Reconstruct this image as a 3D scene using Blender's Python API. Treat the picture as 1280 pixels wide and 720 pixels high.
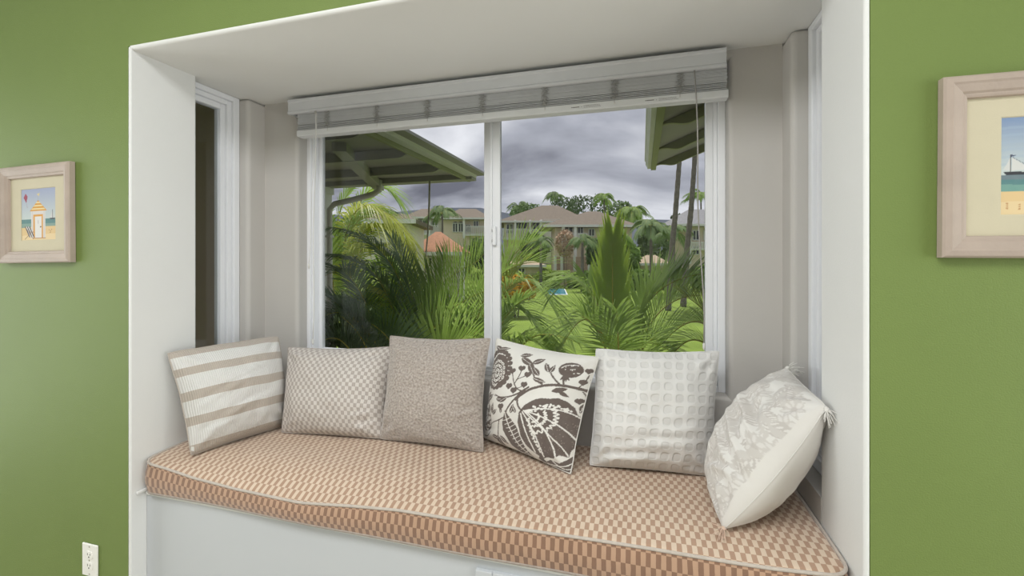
import bpy, bmesh, math, random
import numpy as np
from mathutils import Vector, Matrix, noise

# ------------------------------------------------------------------ reset
for o in list(bpy.data.objects):
    bpy.data.objects.remove(o, do_unlink=True)
SC = bpy.context.scene
COL = SC.collection

# ------------------------------------------------------------------ camera
F = 562.75                      # focal length in pixels of the 1280 px frame
YAW = math.radians(16.07)
HOR = 326.26
CAM = Vector((0, -1.14, 1.25))
FW = Vector((-math.sin(YAW), math.cos(YAW), 0))
RT = Vector((math.cos(YAW), math.sin(YAW), 0))
UP = Vector((0, 0, 1))
cd = bpy.data.cameras.new('camera')
cd.sensor_width = 36.0
cd.lens = F / 1280 * 36
cd.shift_y = -(360 - HOR) / 1280
cd.clip_start = 0.05
cd.clip_end = 3000
cam = bpy.data.objects.new('camera', cd)
cam.location = CAM
cam.rotation_euler = (math.pi / 2, 0, YAW)
COL.objects.link(cam)
SC.camera = cam


def ray(u, v):
    return FW + RT * ((u - 640) / F) + UP * ((HOR - v) / F)


def at(u, v, x=None, y=None, z=None, Z=None):
    d = ray(u, v)
    if x is not None:
        t = (x - CAM.x) / d.x
    elif y is not None:
        t = (y - CAM.y) / d.y
    elif z is not None:
        t = (z - CAM.z) / d.z
    else:
        t = Z
    return CAM + d * t


def S(r, g, b, a=1.0):
    def f(c):
        c /= 255
        return c / 12.92 if c <= .04045 else ((c + .055) / 1.055) ** 2.4
    return (f(r), f(g), f(b), a)


# ------------------------------------------------------------------ world: broken overcast
w = bpy.data.worlds.new('overcast_sky')
SC.world = w
w.use_nodes = True
nt = w.node_tree
nt.nodes.clear()
N = nt.nodes.new
L = nt.links.new
tc = N('ShaderNodeTexCoord')
sx = N('ShaderNodeSeparateXYZ')
L(tc.outputs['Generated'], sx.inputs[0])
mx = N('ShaderNodeMath'); mx.operation = 'MAXIMUM'; mx.inputs[1].default_value = 0
L(sx.outputs['Z'], mx.inputs[0])
ad = N('ShaderNodeMath'); ad.operation = 'ADD'; ad.inputs[1].default_value = .16
L(mx.outputs[0], ad.inputs[0])
dx = N('ShaderNodeMath'); dx.operation = 'DIVIDE'
dy = N('ShaderNodeMath'); dy.operation = 'DIVIDE'
L(sx.outputs['X'], dx.inputs[0]); L(ad.outputs[0], dx.inputs[1])
L(sx.outputs['Y'], dy.inputs[0]); L(ad.outputs[0], dy.inputs[1])
cb = N('ShaderNodeCombineXYZ')
L(dx.outputs[0], cb.inputs[0]); L(dy.outputs[0], cb.inputs[1]); cb.inputs[2].default_value = 3.1
n1 = N('ShaderNodeTexNoise'); n1.inputs['Scale'].default_value = .62
n1.inputs['Detail'].default_value = 7; n1.inputs['Roughness'].default_value = .52
n1.inputs['Distortion'].default_value = .35
L(cb.outputs[0], n1.inputs['Vector'])
cr = N('ShaderNodeValToRGB')
cr.color_ramp.elements[0].position = .36; cr.color_ramp.elements[0].color = S(98, 100, 111)
cr.color_ramp.elements[1].position = .66; cr.color_ramp.elements[1].color = S(214, 216, 221)
e = cr.color_ramp.elements.new(.5); e.color = S(154, 157, 167)
L(n1.outputs['Fac'], cr.inputs[0])
bg = N('ShaderNodeBackground'); bg.inputs[1].default_value = 1.3
L(cr.outputs[0], bg.inputs[0])
wo = N('ShaderNodeOutputWorld')
L(bg.outputs[0], wo.inputs[0])

# ------------------------------------------------------------------ sun behind thin cloud, high behind the house
sl = bpy.data.lights.new('sun', 'SUN')
sl.energy = 3.6
sl.angle = math.radians(12)
sl.color = (1, .97, .92)
so = bpy.data.objects.new('sun', sl)
so.rotation_euler = (math.radians(-13), 0, math.radians(25))
COL.objects.link(so)
# unseen area lights added as fill in front of the solid side walls


def side_fill(name, x, y, zrot, wid, power):
    al = bpy.data.lights.new(name, 'AREA')
    al.shape = 'RECTANGLE'; al.size = wid; al.size_y = 2.0
    al.energy = power
    al.color = (.945, .975, 1)
    ao = bpy.data.objects.new(name, al)
    ao.location = (x, y, 1.1)
    ao.rotation_euler = (math.radians(90), 0, zrot)
    COL.objects.link(ao)


side_fill('side_fill_right', 2.55, -1.25, math.radians(90), 1.9, 51)
side_fill('side_fill_left', -3.95, -1.0, math.radians(-90), 1.5, 45)

# unseen overhead area light added as fill for the niche
cl_ = bpy.data.lights.new('overhead_fill', 'AREA')
cl_.shape = 'RECTANGLE'; cl_.size = 2.2; cl_.size_y = .9
cl_.energy = 58
cl_.color = (.965, .98, 1)
clo = bpy.data.objects.new('overhead_fill', cl_)
clo.location = (-.6, -1.45, 2.6)
COL.objects.link(clo)

vs = SC.view_settings
vs.view_transform = 'Standard'
vs.look = 'None'
vs.exposure = 0.0
vs.gamma = 1.0
vs.use_curve_mapping = False

# ------------------------------------------------------------------ helpers
WL = {}          # world location of every object by pointer name


def reg(o, loc):
    WL[o.name] = Vector(loc)


def put(o, loc, parent=None):
    COL.objects.link(o)
    o.location = loc
    reg(o, loc)
    if parent is not None:
        o.parent = parent
        o.matrix_parent_inverse = Matrix.Translation(-WL[parent.name])
    return o


def empty(name, loc, label=None, cat=None, group=None, kind=None):
    o = bpy.data.objects.new(name, None)
    o.empty_display_size = .1
    put(o, loc)
    tag(o, label, cat, group, kind)
    return o


def tag(o, label=None, cat=None, group=None, kind=None):
    if label: o['label'] = label
    if cat: o['category'] = cat
    if group: o['group'] = group
    if kind: o['kind'] = kind
    return o


def rot_basis(ax, ay, az):
    return lambda p: ax * p[0] + ay * p[1] + az * p[2]


class MB:
    def __init__(self):
        self.v = []
        self.f = []
        self.uv = None

    def add(self, vs_, fs):
        o = len(self.v)
        self.v.extend([tuple(p) for p in vs_])
        self.f.extend([tuple(i + o for i in q) for q in fs])
        return self

    def box(self, x0, x1, y0, y1, z0, z1):
        return self.add([(x0, y0, z0), (x1, y0, z0), (x1, y1, z0), (x0, y1, z0),
                         (x0, y0, z1), (x1, y0, z1), (x1, y1, z1), (x0, y1, z1)],
                        [(0, 3, 2, 1), (4, 5, 6, 7), (0, 1, 5, 4), (1, 2, 6, 5), (2, 3, 7, 6), (3, 0, 4, 7)])

    def bar(self, a, b, wx, wy, upv=(0, 0, 1)):
        a = Vector(a); b = Vector(b)
        d = (b - a).normalized()
        s = d.cross(Vector(upv))
        if s.length < 1e-4: s = d.cross(Vector((1, 0, 0)))
        s.normalize()
        t = s.cross(d)
        s *= wx / 2; t *= wy / 2
        p = [a - s - t, a + s - t, a + s + t, a - s + t, b - s - t, b + s - t, b + s + t, b - s + t]
        return self.add(p, [(0, 3, 2, 1), (4, 5, 6, 7), (0, 1, 5, 4), (1, 2, 6, 5), (2, 3, 7, 6), (3, 0, 4, 7)])

    def tube(self, pts, rad, n=8, closed=False, cap=True):
        pts = [Vector(p) for p in pts]
        m = len(pts)
        if not hasattr(rad, '__len__'): rad = [rad] * m
        rings = []
        nrm = None
        for i in range(m):
            if closed:
                d = pts[(i + 1) % m] - pts[i - 1]
            else:
                d = pts[min(i + 1, m - 1)] - pts[max(i - 1, 0)]
            if d.length < 1e-9: d = Vector((0, 0, 1))
            d.normalize()
            if nrm is None:
                nrm = d.cross(Vector((0, 0, 1)))
                if nrm.length < .05: nrm = d.cross(Vector((1, 0, 0)))
            nrm = nrm - d * nrm.dot(d)
            nrm.normalize()
            bi = d.cross(nrm)
            rings.append([pts[i] + (nrm * math.cos(2 * math.pi * k / n) + bi * math.sin(2 * math.pi * k / n)) * rad[i]
                          for k in range(n)])
        vs_ = [p for r in rings for p in r]
        fs = []
        for i in range(m if closed else m - 1):
            j = (i + 1) % m
            for k in range(n):
                fs.append((i * n + k, i * n + (k + 1) % n, j * n + (k + 1) % n, j * n + k))
        if cap and not closed:
            fs.append(tuple(range(n - 1, -1, -1)))
            fs.append(tuple((m - 1) * n + k for k in range(n)))
        return self.add(vs_, fs)

    def prism(self, poly, ext):
        """poly: list of 3D points (one face); ext: extrusion vector"""
        n = len(poly)
        poly = [Vector(p) for p in poly]
        ext = Vector(ext)
        vs_ = poly + [p + ext for p in poly]
        fs = [tuple(range(n - 1, -1, -1)), tuple(range(n, 2 * n))]
        for i in range(n):
            j = (i + 1) % n
            fs.append((i, j, n + j, n + i))
        return self.add(vs_, fs)

    def build(self, name, mat, parent=None, bevel=0, seg=2, smooth=False, origin=None, recalc=True):
        V = np.array([tuple(p) for p in self.v], dtype=float)
        if origin is None:
            lo, hi = V.min(0), V.max(0)
            origin = Vector(((lo[0] + hi[0]) / 2, (lo[1] + hi[1]) / 2, lo[2]))
        origin = Vector(origin)
        me = bpy.data.meshes.new(name)
        me.from_pydata([tuple(p) for p in (V - np.array(origin))], [], self.f)
        if bevel or recalc:
            bm = bmesh.new()
            bm.from_mesh(me)
            if recalc: bmesh.ops.recalc_face_normals(bm, faces=bm.faces)
            if bevel:
                ed = [e_ for e_ in bm.edges if len(e_.link_faces) == 2 and e_.calc_face_angle(0) > .6]
                bmesh.ops.bevel(bm, geom=ed, offset=bevel, segments=seg, profile=.5, affect='EDGES', clamp_overlap=True)
            bm.to_mesh(me)
            bm.free()
        if self.uv is not None and not bevel:
            ul = me.uv_layers.new(name='UVMap')
            ul.data.foreach_set('uv', np.array(self.uv, dtype=np.float32).ravel())
        if smooth:
            me.polygons.foreach_set('use_smooth', [True] * len(me.polygons))
        if smooth == 'auto':
            pass
        me.materials.append(mat)
        o = bpy.data.objects.new(name, me)
        put(o, origin, parent)
        return o


def bx(name, mat, x0, x1, y0, y1, z0, z1, parent=None, bevel=0, seg=2, smooth=False):
    return MB().box(x0, x1, y0, y1, z0, z1).build(name, mat, parent, bevel, seg, smooth)


# ------------------------------------------------------------------ materials
MATS = {}


def mat(name, col, rough=.6, var=.06, vscale=8, bump=0, bscale=200, sheen=0, spec=.3, transl=0, metal=0, detail=3):
    m = bpy.data.materials.new(name)
    m.use_nodes = True
    t = m.node_tree
    n = t.nodes
    p = n['Principled BSDF']
    p.inputs['Roughness'].default_value = rough
    p.inputs['Specular IOR Level'].default_value = spec
    p.inputs['Metallic'].default_value = metal
    if sheen:
        p.inputs['Sheen Weight'].default_value = sheen
        p.inputs['Sheen Roughness'].default_value = .5
    tcn = n.new('ShaderNodeTexCoord')
    ns = n.new('ShaderNodeTexNoise')
    ns.inputs['Scale'].default_value = vscale
    ns.inputs['Detail'].default_value = detail
    t.links.new(tcn.outputs['Object'], ns.inputs['Vector'])
    r = n.new('ShaderNodeValToRGB')
    r.color_ramp.elements[0].position = .3
    r.color_ramp.elements[1].position = .7
    c = np.array(col[:3])
    r.color_ramp.elements[0].color = tuple(np.clip(c * (1 - var), 0, 1)) + (1,)
    r.color_ramp.elements[1].color = tuple(np.clip(c * (1 + var), 0, 1)) + (1,)
    t.links.new(ns.outputs['Fac'], r.inputs[0])
    t.links.new(r.outputs[0], p.inputs['Base Color'])
    if bump:
        nb = n.new('ShaderNodeTexNoise')
        nb.inputs['Scale'].default_value = bscale
        nb.inputs['Detail'].default_value = 2
        t.links.new(tcn.outputs['Object'], nb.inputs['Vector'])
        b = n.new('ShaderNodeBump')
        b.inputs['Strength'].default_value = bump
        b.inputs['Distance'].default_value = .003
        t.links.new(nb.outputs['Fac'], b.inputs['Height'])
        t.links.new(b.outputs[0], p.inputs['Normal'])
    if transl:
        tr = n.new('ShaderNodeBsdfTranslucent')
        t.links.new(r.outputs[0], tr.inputs['Color'])
        mixn = n.new('ShaderNodeMixShader')
        mixn.inputs[0].default_value = transl
        t.links.new(p.outputs[0], mixn.inputs[1])
        t.links.new(tr.outputs[0], mixn.inputs[2])
        t.links.new(mixn.outputs[0], n['Material Output'].inputs[0])
    MATS[name] = m
    return m


def glass_mat(name, tint=(1, 1, 1, 1), rough=0):
    m = bpy.data.materials.new(name)
    m.use_nodes = True
    t = m.node_tree
    n = t.nodes
    n.remove(n['Principled BSDF'])
    tr = n.new('ShaderNodeBsdfTransparent'); tr.inputs[0].default_value = tint
    gl = n.new('ShaderNodeBsdfGlossy'); gl.inputs['Roughness'].default_value = rough
    gl.inputs['Color'].default_value = (.9, .95, 1, 1)
    fr = n.new('ShaderNodeFresnel'); fr.inputs[0].default_value = 1.26
    mixn = n.new('ShaderNodeMixShader')
    t.links.new(fr.outputs[0], mixn.inputs[0])
    t.links.new(tr.outputs[0], mixn.inputs[1])
    t.links.new(gl.outputs[0], mixn.inputs[2])
    t.links.new(mixn.outputs[0], n['Material Output'].inputs[0])
    return m


def uv_mat(name, builder, rough=.9, sheen=.2, spec=.1):
    """fabric material: builder(t, n, uvnode) -> (colour socket, height socket or None, strength, distance)"""
    m = bpy.data.materials.new(name)
    m.use_nodes = True
    t = m.node_tree
    n = t.nodes
    p = n['Principled BSDF']
    p.inputs['Roughness'].default_value = rough
    p.inputs['Sheen Weight'].default_value = sheen
    p.inputs['Specular IOR Level'].default_value = spec
    uvn = n.new('ShaderNodeUVMap')
    c, h, st, dist = builder(t, n, uvn)
    t.links.new(c, p.inputs['Base Color'])
    if h is not None:
        b = n.new('ShaderNodeBump')
        b.inputs['Strength'].default_value = st
        b.inputs['Distance'].default_value = dist
        t.links.new(h, b.inputs['Height'])
        t.links.new(b.outputs[0], p.inputs['Normal'])
    return m


def mth(t, op, a, b=None, c=None):
    nd = t.nodes.new('ShaderNodeMath')
    nd.operation = op
    for i, q in enumerate((a, b, c)):
        if q is None: continue
        if isinstance(q, (int, float)):
            nd.inputs[i].default_value = q
        else:
            t.links.new(q, nd.inputs[i])
    return nd.outputs[0]


def mixc(t, fac, a, b):
    nd = t.nodes.new('ShaderNodeMix')
    nd.data_type = 'RGBA'
    if isinstance(fac, (int, float)): nd.inputs['Factor'].default_value = fac
    else: t.links.new(fac, nd.inputs['Factor'])
    for s_, q in ((6, a), (7, b)):
        if isinstance(q, tuple): nd.inputs[s_].default_value = q
        else: t.links.new(q, nd.inputs[s_])
    return nd.outputs[2]


def nz(t, vec, scale, detail=2):
    nd = t.nodes.new('ShaderNodeTexNoise')
    nd.inputs['Scale'].default_value = scale
    nd.inputs['Detail'].default_value = detail
    t.links.new(vec, nd.inputs['Vector'])
    return nd.outputs['Fac']


WHITE = mat('white_paint', S(226, 226, 224), .55, .012, 3, .12, 260)
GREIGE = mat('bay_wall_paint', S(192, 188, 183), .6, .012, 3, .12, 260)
CEILP = mat('ceiling_paint', S(228, 228, 225), .6, .012, 3, .1, 240)
GREEN = mat('green_paint', S(113, 131, 70), .6, .03, 2.5, .3, 320)
BENCHW = mat('bench_paint', S(196, 199, 202), .4, .012, 3)
VINYL = mat('white_vinyl', S(232, 233, 236), .3, .01, 3)
BLINDR = mat('blind_rail_white', S(214, 215, 216), .45, .02, 12)
BLINDW = mat('blind_white', S(202, 203, 206), .45, .02, 12)
BLINDS = mat('blind_slat_white', S(190, 191, 193), .45, .03, 12)
CORDW = mat('cord_white', S(214, 212, 208), .7, .03, 40)
OUTW = mat('outlet_white', S(238, 236, 230), .35, .01, 5)
DARK = mat('dark_slot', S(40, 38, 36), .6, .02, 5)
METAL = mat('screw_metal', S(200, 198, 190), .35, .02, 20, metal=.8)
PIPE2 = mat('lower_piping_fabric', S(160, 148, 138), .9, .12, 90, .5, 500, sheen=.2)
PIPE = mat('piping_fabric', S(192, 181, 170), .9, .08, 90, .5, 500, sheen=.2)
FLOORM = mat('floor_carpet', S(196, 186, 172), .95, .1, 60, .5, 400)
GLASS = glass_mat('window_glass')

# ------------------------------------------------------------------ the room and the bay
XL, XR = -1.7116, .4589
ZC = 1.9875
YR, YJ, YB = .24, .487, .581
REC = .058
SEAT = .546
FZ = -.125                     # floor level
WX0, WX1 = -4.0, 2.6           # room extent
RZ = 2.62
RY = -4.3
LIN = .012


def struct(o):
    o['kind'] = 'structure'
    return o


# green wall with the opening of the window seat
m_ = MB()
m_.box(WX0, XL - LIN, 0, YR - .002, FZ, RZ)
m_.box(XR + LIN, WX1, 0, YR - .002, FZ, RZ)
m_.box(XL - LIN, XR + LIN, 0, YR - .002, ZC + LIN, RZ)
struct(m_.build('wall_front', GREEN))
# white lining of the opening (bullnose front edge)
t1 = struct(bx('trim_1', WHITE, XL - LIN, XL, -.0015, YR, FZ, ZC + LIN, bevel=.0075, seg=4))
t2 = struct(bx('trim_2', WHITE, XR, XR + LIN, -.0015, YR, FZ, ZC + LIN, bevel=.0075, seg=4))
cp = [(.75, ZC)] + [(.0105 - .012 * math.sin(math.pi / 2 * i / 6), ZC + .012 * (1 - math.cos(math.pi / 2 * i / 6))) for i in range(7)]
cp += [(YR - .001, ZC + LIN), (YR - .001, ZC + .08), (.75, ZC + .08)]
m_ = MB().prism([(XL, y, z) for y, z in cp], (XR - XL, 0, 0))
m_.box(XL - .16, XL, YR + .0005, .75, ZC, ZC + .08)
m_.box(XR, XR + .16, YR + .0005, .75, ZC, ZC + .08)
struct(m_.build('ceiling_bay', CEILP))
# room shell behind
struct(bx('floor', FLOORM, WX0, WX1, RY, .75, FZ - .1, FZ))
struct(bx('ceiling', CEILP, WX0, WX1, RY, YR, RZ, RZ + .1))
struct(bx('wall_left', GREEN, WX0 - .1, WX0, RY, YR, FZ, RZ))
struct(bx('wall_right', GREEN, WX1, WX1 + .1, RY, YR, FZ, RZ))
rw = MB()
rw.box(WX0, WX1, RY - .1, RY, FZ, RZ)
struct(rw.build('wall_rear', WHITE))
struct(bx('baseboard_left', WHITE, WX0, XL - LIN, -.014, -.0005, FZ, FZ + .09, bevel=.004))
struct(bx('baseboard_right', WHITE, XR + LIN, WX1, -.014, -.0005, FZ, FZ + .09, bevel=.004))


# bay side walls
def bay_side(name, s):
    x0 = XL if s < 0 else XR
    a, b = (x0 - .16, x0) if s < 0 else (x0, x0 + .16)
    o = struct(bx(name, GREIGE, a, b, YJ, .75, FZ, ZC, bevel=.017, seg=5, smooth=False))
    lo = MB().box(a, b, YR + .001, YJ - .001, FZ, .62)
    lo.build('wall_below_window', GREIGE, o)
    return o


bay_side('wall_bay_left', -1)
bay_side('wall_bay_right', 1)
# back wall of the bay with a bullnosed window opening
WO = (-1.525, .292, .772, 1.955)        # opening x0,x1,z0,z1
bm = bmesh.new()


def rect(x0, x1, z0, z1, y):
    return [bm.verts.new((x0, y, z0)), bm.verts.new((x1, y, z0)), bm.verts.new((x1, y, z1)), bm.verts.new((x0, y, z1))]


of, inf_ = rect(XL, XR, FZ, ZC, YB), rect(*WO, YB)
ob, inb = rect(XL, XR, FZ, ZC, .75), rect(*WO, .75)
for k in range(4):
    j = (k + 1) % 4
    bm.faces.new((of[k], of[j], inf_[j], inf_[k]))
    bm.faces.new((ob[j], ob[k], inb[k], inb[j]))
    bm.faces.new((inf_[k], inf_[j], inb[j], inb[k]))
    bm.faces.new((of[j], of[k], ob[k], ob[j]))
bm.edges.ensure_lookup_table()
ied = [e_ for e_ in bm.edges if all(v_ in inf_ for v_ in e_.verts)]
bmesh.ops.bevel(bm, geom=ied, offset=.016, segments=5, profile=.5, affect='EDGES')
bmesh.ops.recalc_face_normals(bm, faces=bm.faces)
me = bpy.data.meshes.new('wall_bay_back')
bm.to_mesh(me); bm.free()
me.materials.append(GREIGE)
for p in me.polygons: p.use_smooth = False
wbo = bpy.data.objects.new('wall_bay_back', me)
put(wbo, (0, 0, 0))
struct(wbo)


# ------------------------------------------------------------------ windows
def ring(mb, x0, x1, z0, z1, wl, wr, wb, wt, y0, y1):
    mb.box(x0, x0 + wl, y0, y1, z0, z1)
    mb.box(x1 - wr, x1, y0, y1, z0, z1)
    mb.box(x0 + wl, x1 - wr, y0, y1, z0, z0 + wb)
    mb.box(x0 + wl, x1 - wr, y0, y1, z1 - wt, z1)
    return mb


x0, x1, z0, z1 = WO
win = empty('window_1', ((x0 + x1) / 2, .68, z0), 'white framed sliding window with two panes above the window seat', None, None, 'structure')
ring(MB(), x0, x1, z0, z1, .020, .026, .022, .03, .640, .72).build('outer_frame', VINYL, win, .0025)
ring(MB(), x0 + .020, x1 - .026, z0 + .022, z1 - .03, .012, .014, .012, .012, .652, .715).build('inner_frame', VINYL, win, .002)
XM = -.612                 # meeting stiles
ring(MB(), x0 + .032, XM + .006, z0 + .034, z1 - .042, .018, .044, .026, .03, .682, .708).build('fixed_sash', VINYL, win, .0025)
rs = ring(MB(), XM - .004, x1 - .040, z0 + .034, z1 - .042, .046, .026, .03, .03, .656, .681).build('sliding_sash', VINYL, win, .0025)
bx('sash_rib', VINYL, XM + .002, XM + .010, .648, .657, z0 + .05, z1 - .06, rs, .002)
hd = MB().box(XM + .0125, XM + .0285, .640, .6565, 1.315, 1.395)
hl = hd.build('latch_handle', VINYL, rs, .004, 3)
bx('latch_slot', DARK, XM + .0105, XM + .0125, .644, .655, 1.328, 1.34, rs)
bx('latch_slot', DARK, XM + .0105, XM + .0125, .644, .655, 1.37, 1.382, rs)
bx('pane', GLASS, x0 + .050, XM - .038, .694, .698, z0 + .06, z1 - .072, win)
bx('pane', GLASS, XM + .042, x1 - .066, .667, .671, z0 + .064, z1 - .072, win)


def side_window(name, s, label):
    xs = XL - REC if s < 0 else XR + REC

    def X(a, b):           # offsets outward from the casing face
        return (xs - b, xs - a) if s < 0 else (xs + a, xs + b)
    zt = ZC - .001
    wn = empty(name, (xs, (YR + YJ) / 2, .62), label, None, None, 'structure')

    def rg(y0, y1, za, zb, wf, wb, wbt, wt, a, b):
        xa, xb = X(a, b)
        mb = MB()
        mb.box(xa, xb, y0, y0 + wf, za, zb)
        mb.box(xa, xb, y1 - wb, y1, za, zb)
        mb.box(xa, xb, y0 + wf, y1 - wb, za, za + wbt)
        mb.box(xa, xb, y0 + wf, y1 - wb, zb - wt, zb)
        return mb
    rg(YR + .001, YJ - .001, .621, zt, .025, .030, .04, .022, -.012, .05).build('casing', VINYL, wn, .003)
    rg(YR + .026, YJ - .031, .661, zt - .022, .012, .022, .02, .02, .0, .05).build('frame', VINYL, wn, .003)
    rg(YR + .038, YJ - .053, .681, zt - .042, .012, .024, .024, .024, .012, .05).build('sash', VINYL, wn, .003)
    xa, xb = X(.030, .034)
    bx('pane', GLASS, xa, xb, YR + .05, YJ - .077, .705, zt - .066, wn)
    return wn


side_window('window_2', -1, 'narrow white side window beside the striped pillow')
side_window('window_3', 1, 'narrow white side window behind the tasselled pillow')

# ------------------------------------------------------------------ blind
bl = empty('horizontal_blind', (-.62, .54, 1.80), 'white horizontal slat blind drawn up under its valance over the window', 'blind')
VX0, VX1 = -1.522, .275
v_ = MB()
prof = [(.521, 1.9060), (.5165, 1.909), (.5165, 1.916), (.520, 1.920), (.520, 1.956), (.5165, 1.962), (.5165, 1.969), (.521, 1.972), (.533, 1.972), (.533, 1.906)]
v_.prism([(VX0, y, z) for y, z in prof], (VX1 - VX0, 0, 0))
v_.build('valance', BLINDW, bl)
bx('valance_return', BLINDW, VX0, VX0 + .012, .533, .580, 1.908, 1.970, bl, .001)
bx('valance_return', BLINDW, VX1 - .012, VX1, .533, .580, 1.908, 1.970, bl, .001)
bx('head_rail', BLINDW, VX0 + .03, VX1 - .03, .537, .579, 1.925, 1.968, bl, .002)
SX0, SX1 = -1.482, .279
sm = MB().box(SX0, SX1, .5335, .5795, 0, .0022)
slat0 = None
rnd = random.Random(4)
zz = 1.8365
k = 0
while zz < 1.922:
    dxs = rnd.uniform(-.002, .002)
    if slat0 is None:
        slat0 = MB().box(SX0, SX1, .5335, .5795, zz, zz + .0026).build('slat', BLINDS, bl)
        z_first = zz
    else:
        c = slat0.copy()
        COL.objects.link(c)
        c.location = slat0.location + Vector((dxs, rnd.uniform(-.0015, .001), zz - z_first))
    zz += .0036 if k > 3 else .0058
    k += 1
rail = MB().prism([(SX0 - .004, y, z) for y, z in [(.536, 1.808), (.5325, 1.812), (.5325, 1.832), (.536, 1.8355), (.577, 1.8355), (.5795, 1.832), (.5795, 1.812), (.576, 1.808)]], (SX1 - SX0 + .008, 0, 0)).build('bottom_rail', BLINDR, bl)
# warning print on the bottom rail: small grey rows of lettering
PRINT = mat('rail_print', S(120, 118, 116), .7, .02, 30)
for xa in (-.252, .012):
    mbp = MB()
    mbp.box(xa, xa + .003, .5318, .5326, 1.8195, 1.8225)
    mbp.box(xa + .004, xa + .030, .5318, .5326, 1.8195, 1.8222)
    mbp.box(xa + .037, xa + .039, .5318, .5326, 1.8195, 1.8215)
    for r in range(3):
        q = xa + .046
        while q < xa + .105:
            wv = rnd.uniform(.003, .008)
            mbp.box(q, q + wv, .5319, .5326, 1.8170 + r * .0035, 1.8178 + r * .0035)
            q += wv + .0015
    mbp.build('warning_print', PRINT, rail)
LADC = mat('ladder_cord_grey', S(158, 157, 154), .7, .05, 60)
# ladder cords: bunched zigzag cords in front of the stack
for u in (409, 471, 534, 603, 681, 768, 850):
    px_ = at(u, 130, y=.53).x
    mbp = MB()
    for q in range(4):
        pts = []
        nseg = 15
        for i in range(nseg):
            zc_ = 1.838 + (1.905 - 1.838) * i / (nseg - 1)
            pts.append((px_ + (.008 + .003 * q) * math.sin(i * 1.9 + q * 1.3) + rnd.uniform(-.004, .004), .5305 - rnd.uniform(0, .0035), zc_ + rnd.uniform(-.003, .003)))
        mbp.tube(pts, .0008, 4)
    mbp.tube([(px_, .5315, 1.838), (px_, .5312, 1.823)], .0007, 4)
    mbp.build('ladder_cord', LADC, bl)
    bx('cord_plug', CORDW, px_ - .003, px_ + .003, .5312, .533, 1.8195, 1.8225, rail)


CORDG = mat('wand_grey', S(156, 153, 148), .4, .03, 40)


def wand(u0, v0, u1, v1, r, y, cm=None):
    a = at(u0, v0, y=y); b = at(u1, v1, y=y)
    pts = [a.lerp(b, i / 10) + Vector((.004 * math.sin(i * .9), 0, 0)) * (1 if 0 < i < 10 else 0) for i in range(11)]
    o = MB().tube(pts, r, 6).build('tilt_cord', cm or CORDW, bl, smooth=True)
    MB().tube([b + Vector((0, 0, .004)), b, b - Vector((0, 0, .012)), b - Vector((0, 0, .02))], [r, .004, .0045, .0025], 8).build('cord_tassel', CORDW, o, smooth=True)
    return o


wand(394.5, 140, 391, 425, .0017, .512)
wand(396, 140, 386, 330, .0010, .514)
wand(868, 88, 880, 430, .0024, .514, CORDG)
MB().tube([at(394.5, 139, y=.516), at(394.5, 142, y=.510)], .004, 8).build('wand_hook', METAL, bl)

# ------------------------------------------------------------------ bench
be = empty('window_bench', ((XL + XR) / 2, .3, FZ), 'white painted built-in window bench under the tan cushion', 'bench')
bx('body', BENCHW, XL + .001, XR - .001, .052, YB - .001, FZ + .001, .412, be, .002)
bx('top_board', WHITE, XL + .001, XR - .001, .046, YB - .001, .4125, .427, be, .004, 3)
bx('board_lip', WHITE, XL + .001, XL + .011, .014, .051, .4275, .439, be, .004, 3)
pn = MB().box(-.447, .40, .046, .0525, .06, .388).build('door', BENCHW, be, .002)
ring(MB(), -.447, .40, .06, .388, .05, .05, .05, .05, .040, .0465).build('door_frame', BENCHW, pn, .003)


# ------------------------------------------------------------------ cushion
def interp(x, xs, ys):
    return float(np.interp(x, xs, ys))


CX = [-1.70, -1.60, -1.468, -1.291, -1.027, -.85, -.682, -.264, .032, .291, .455]
CZ = [.537, .527, .508, .497, .494, .510, .522, .526, .533, .537, .545]
CYF = .034
cx0, cx1, cy0, cy1 = XL + .006, XR - .006, CYF, YB - .006
per = []
rc = .045


def arc(cx, cy, a0, a1, n=6):
    return [(cx + rc * math.cos(a0 + (a1 - a0) * i / n), cy + rc * math.sin(a0 + (a1 - a0) * i / n)) for i in range(n + 1)]


def seg(a, b, n):
    return [(a[0] + (b[0] - a[0]) * i / n, a[1] + (b[1] - a[1]) * i / n) for i in range(1, n)]


c1 = arc(cx0 + rc, cy0 + rc, math.pi, 1.5 * math.pi)
c2 = arc(cx1 - rc, cy0 + rc, 1.5 * math.pi, 2 * math.pi)
c3 = arc(cx1 - rc, cy1 - rc, 0, .5 * math.pi)
c4 = arc(cx0 + rc, cy1 - rc, .5 * math.pi, math.pi)
per = c1 + seg(c1[-1], c2[0], 90) + c2 + seg(c2[-1], c3[0], 18) + c3 + seg(c3[-1], c4[0], 60) + c4 + seg(c4[-1], c1[0], 18)


def ftop(x, y):
    ze = interp(x, CX, CZ)
    s_ = min(max((y - CYF) / .17, 0), 1)
    s_ = s_ * (2 - s_)
    zt = .548 + .003 * noise.noise(Vector((x * 3, y * 5, 1.7))) + .0015 * noise.noise(Vector((x * 11, y * 13, 4)))
    return ze + (zt - ze) * s_


def fy(x):                    # the front edge wanders a little
    return .008 * noise.noise(Vector((x * 2.2, .3, 9))) - .006 * math.exp(-((x + .95) / .25) ** 2)


cu = MB(); cu.uv = []
P = len(per)
plen = [0]
for i in range(P):
    a, b = per[i], per[(i + 1) % P]
    plen.append(plen[-1] + math.hypot(b[0] - a[0], b[1] - a[1]))
cen = ((cx0 + cx1) / 2, (cy0 + cy1) / 2)
ZB = .4285


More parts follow.
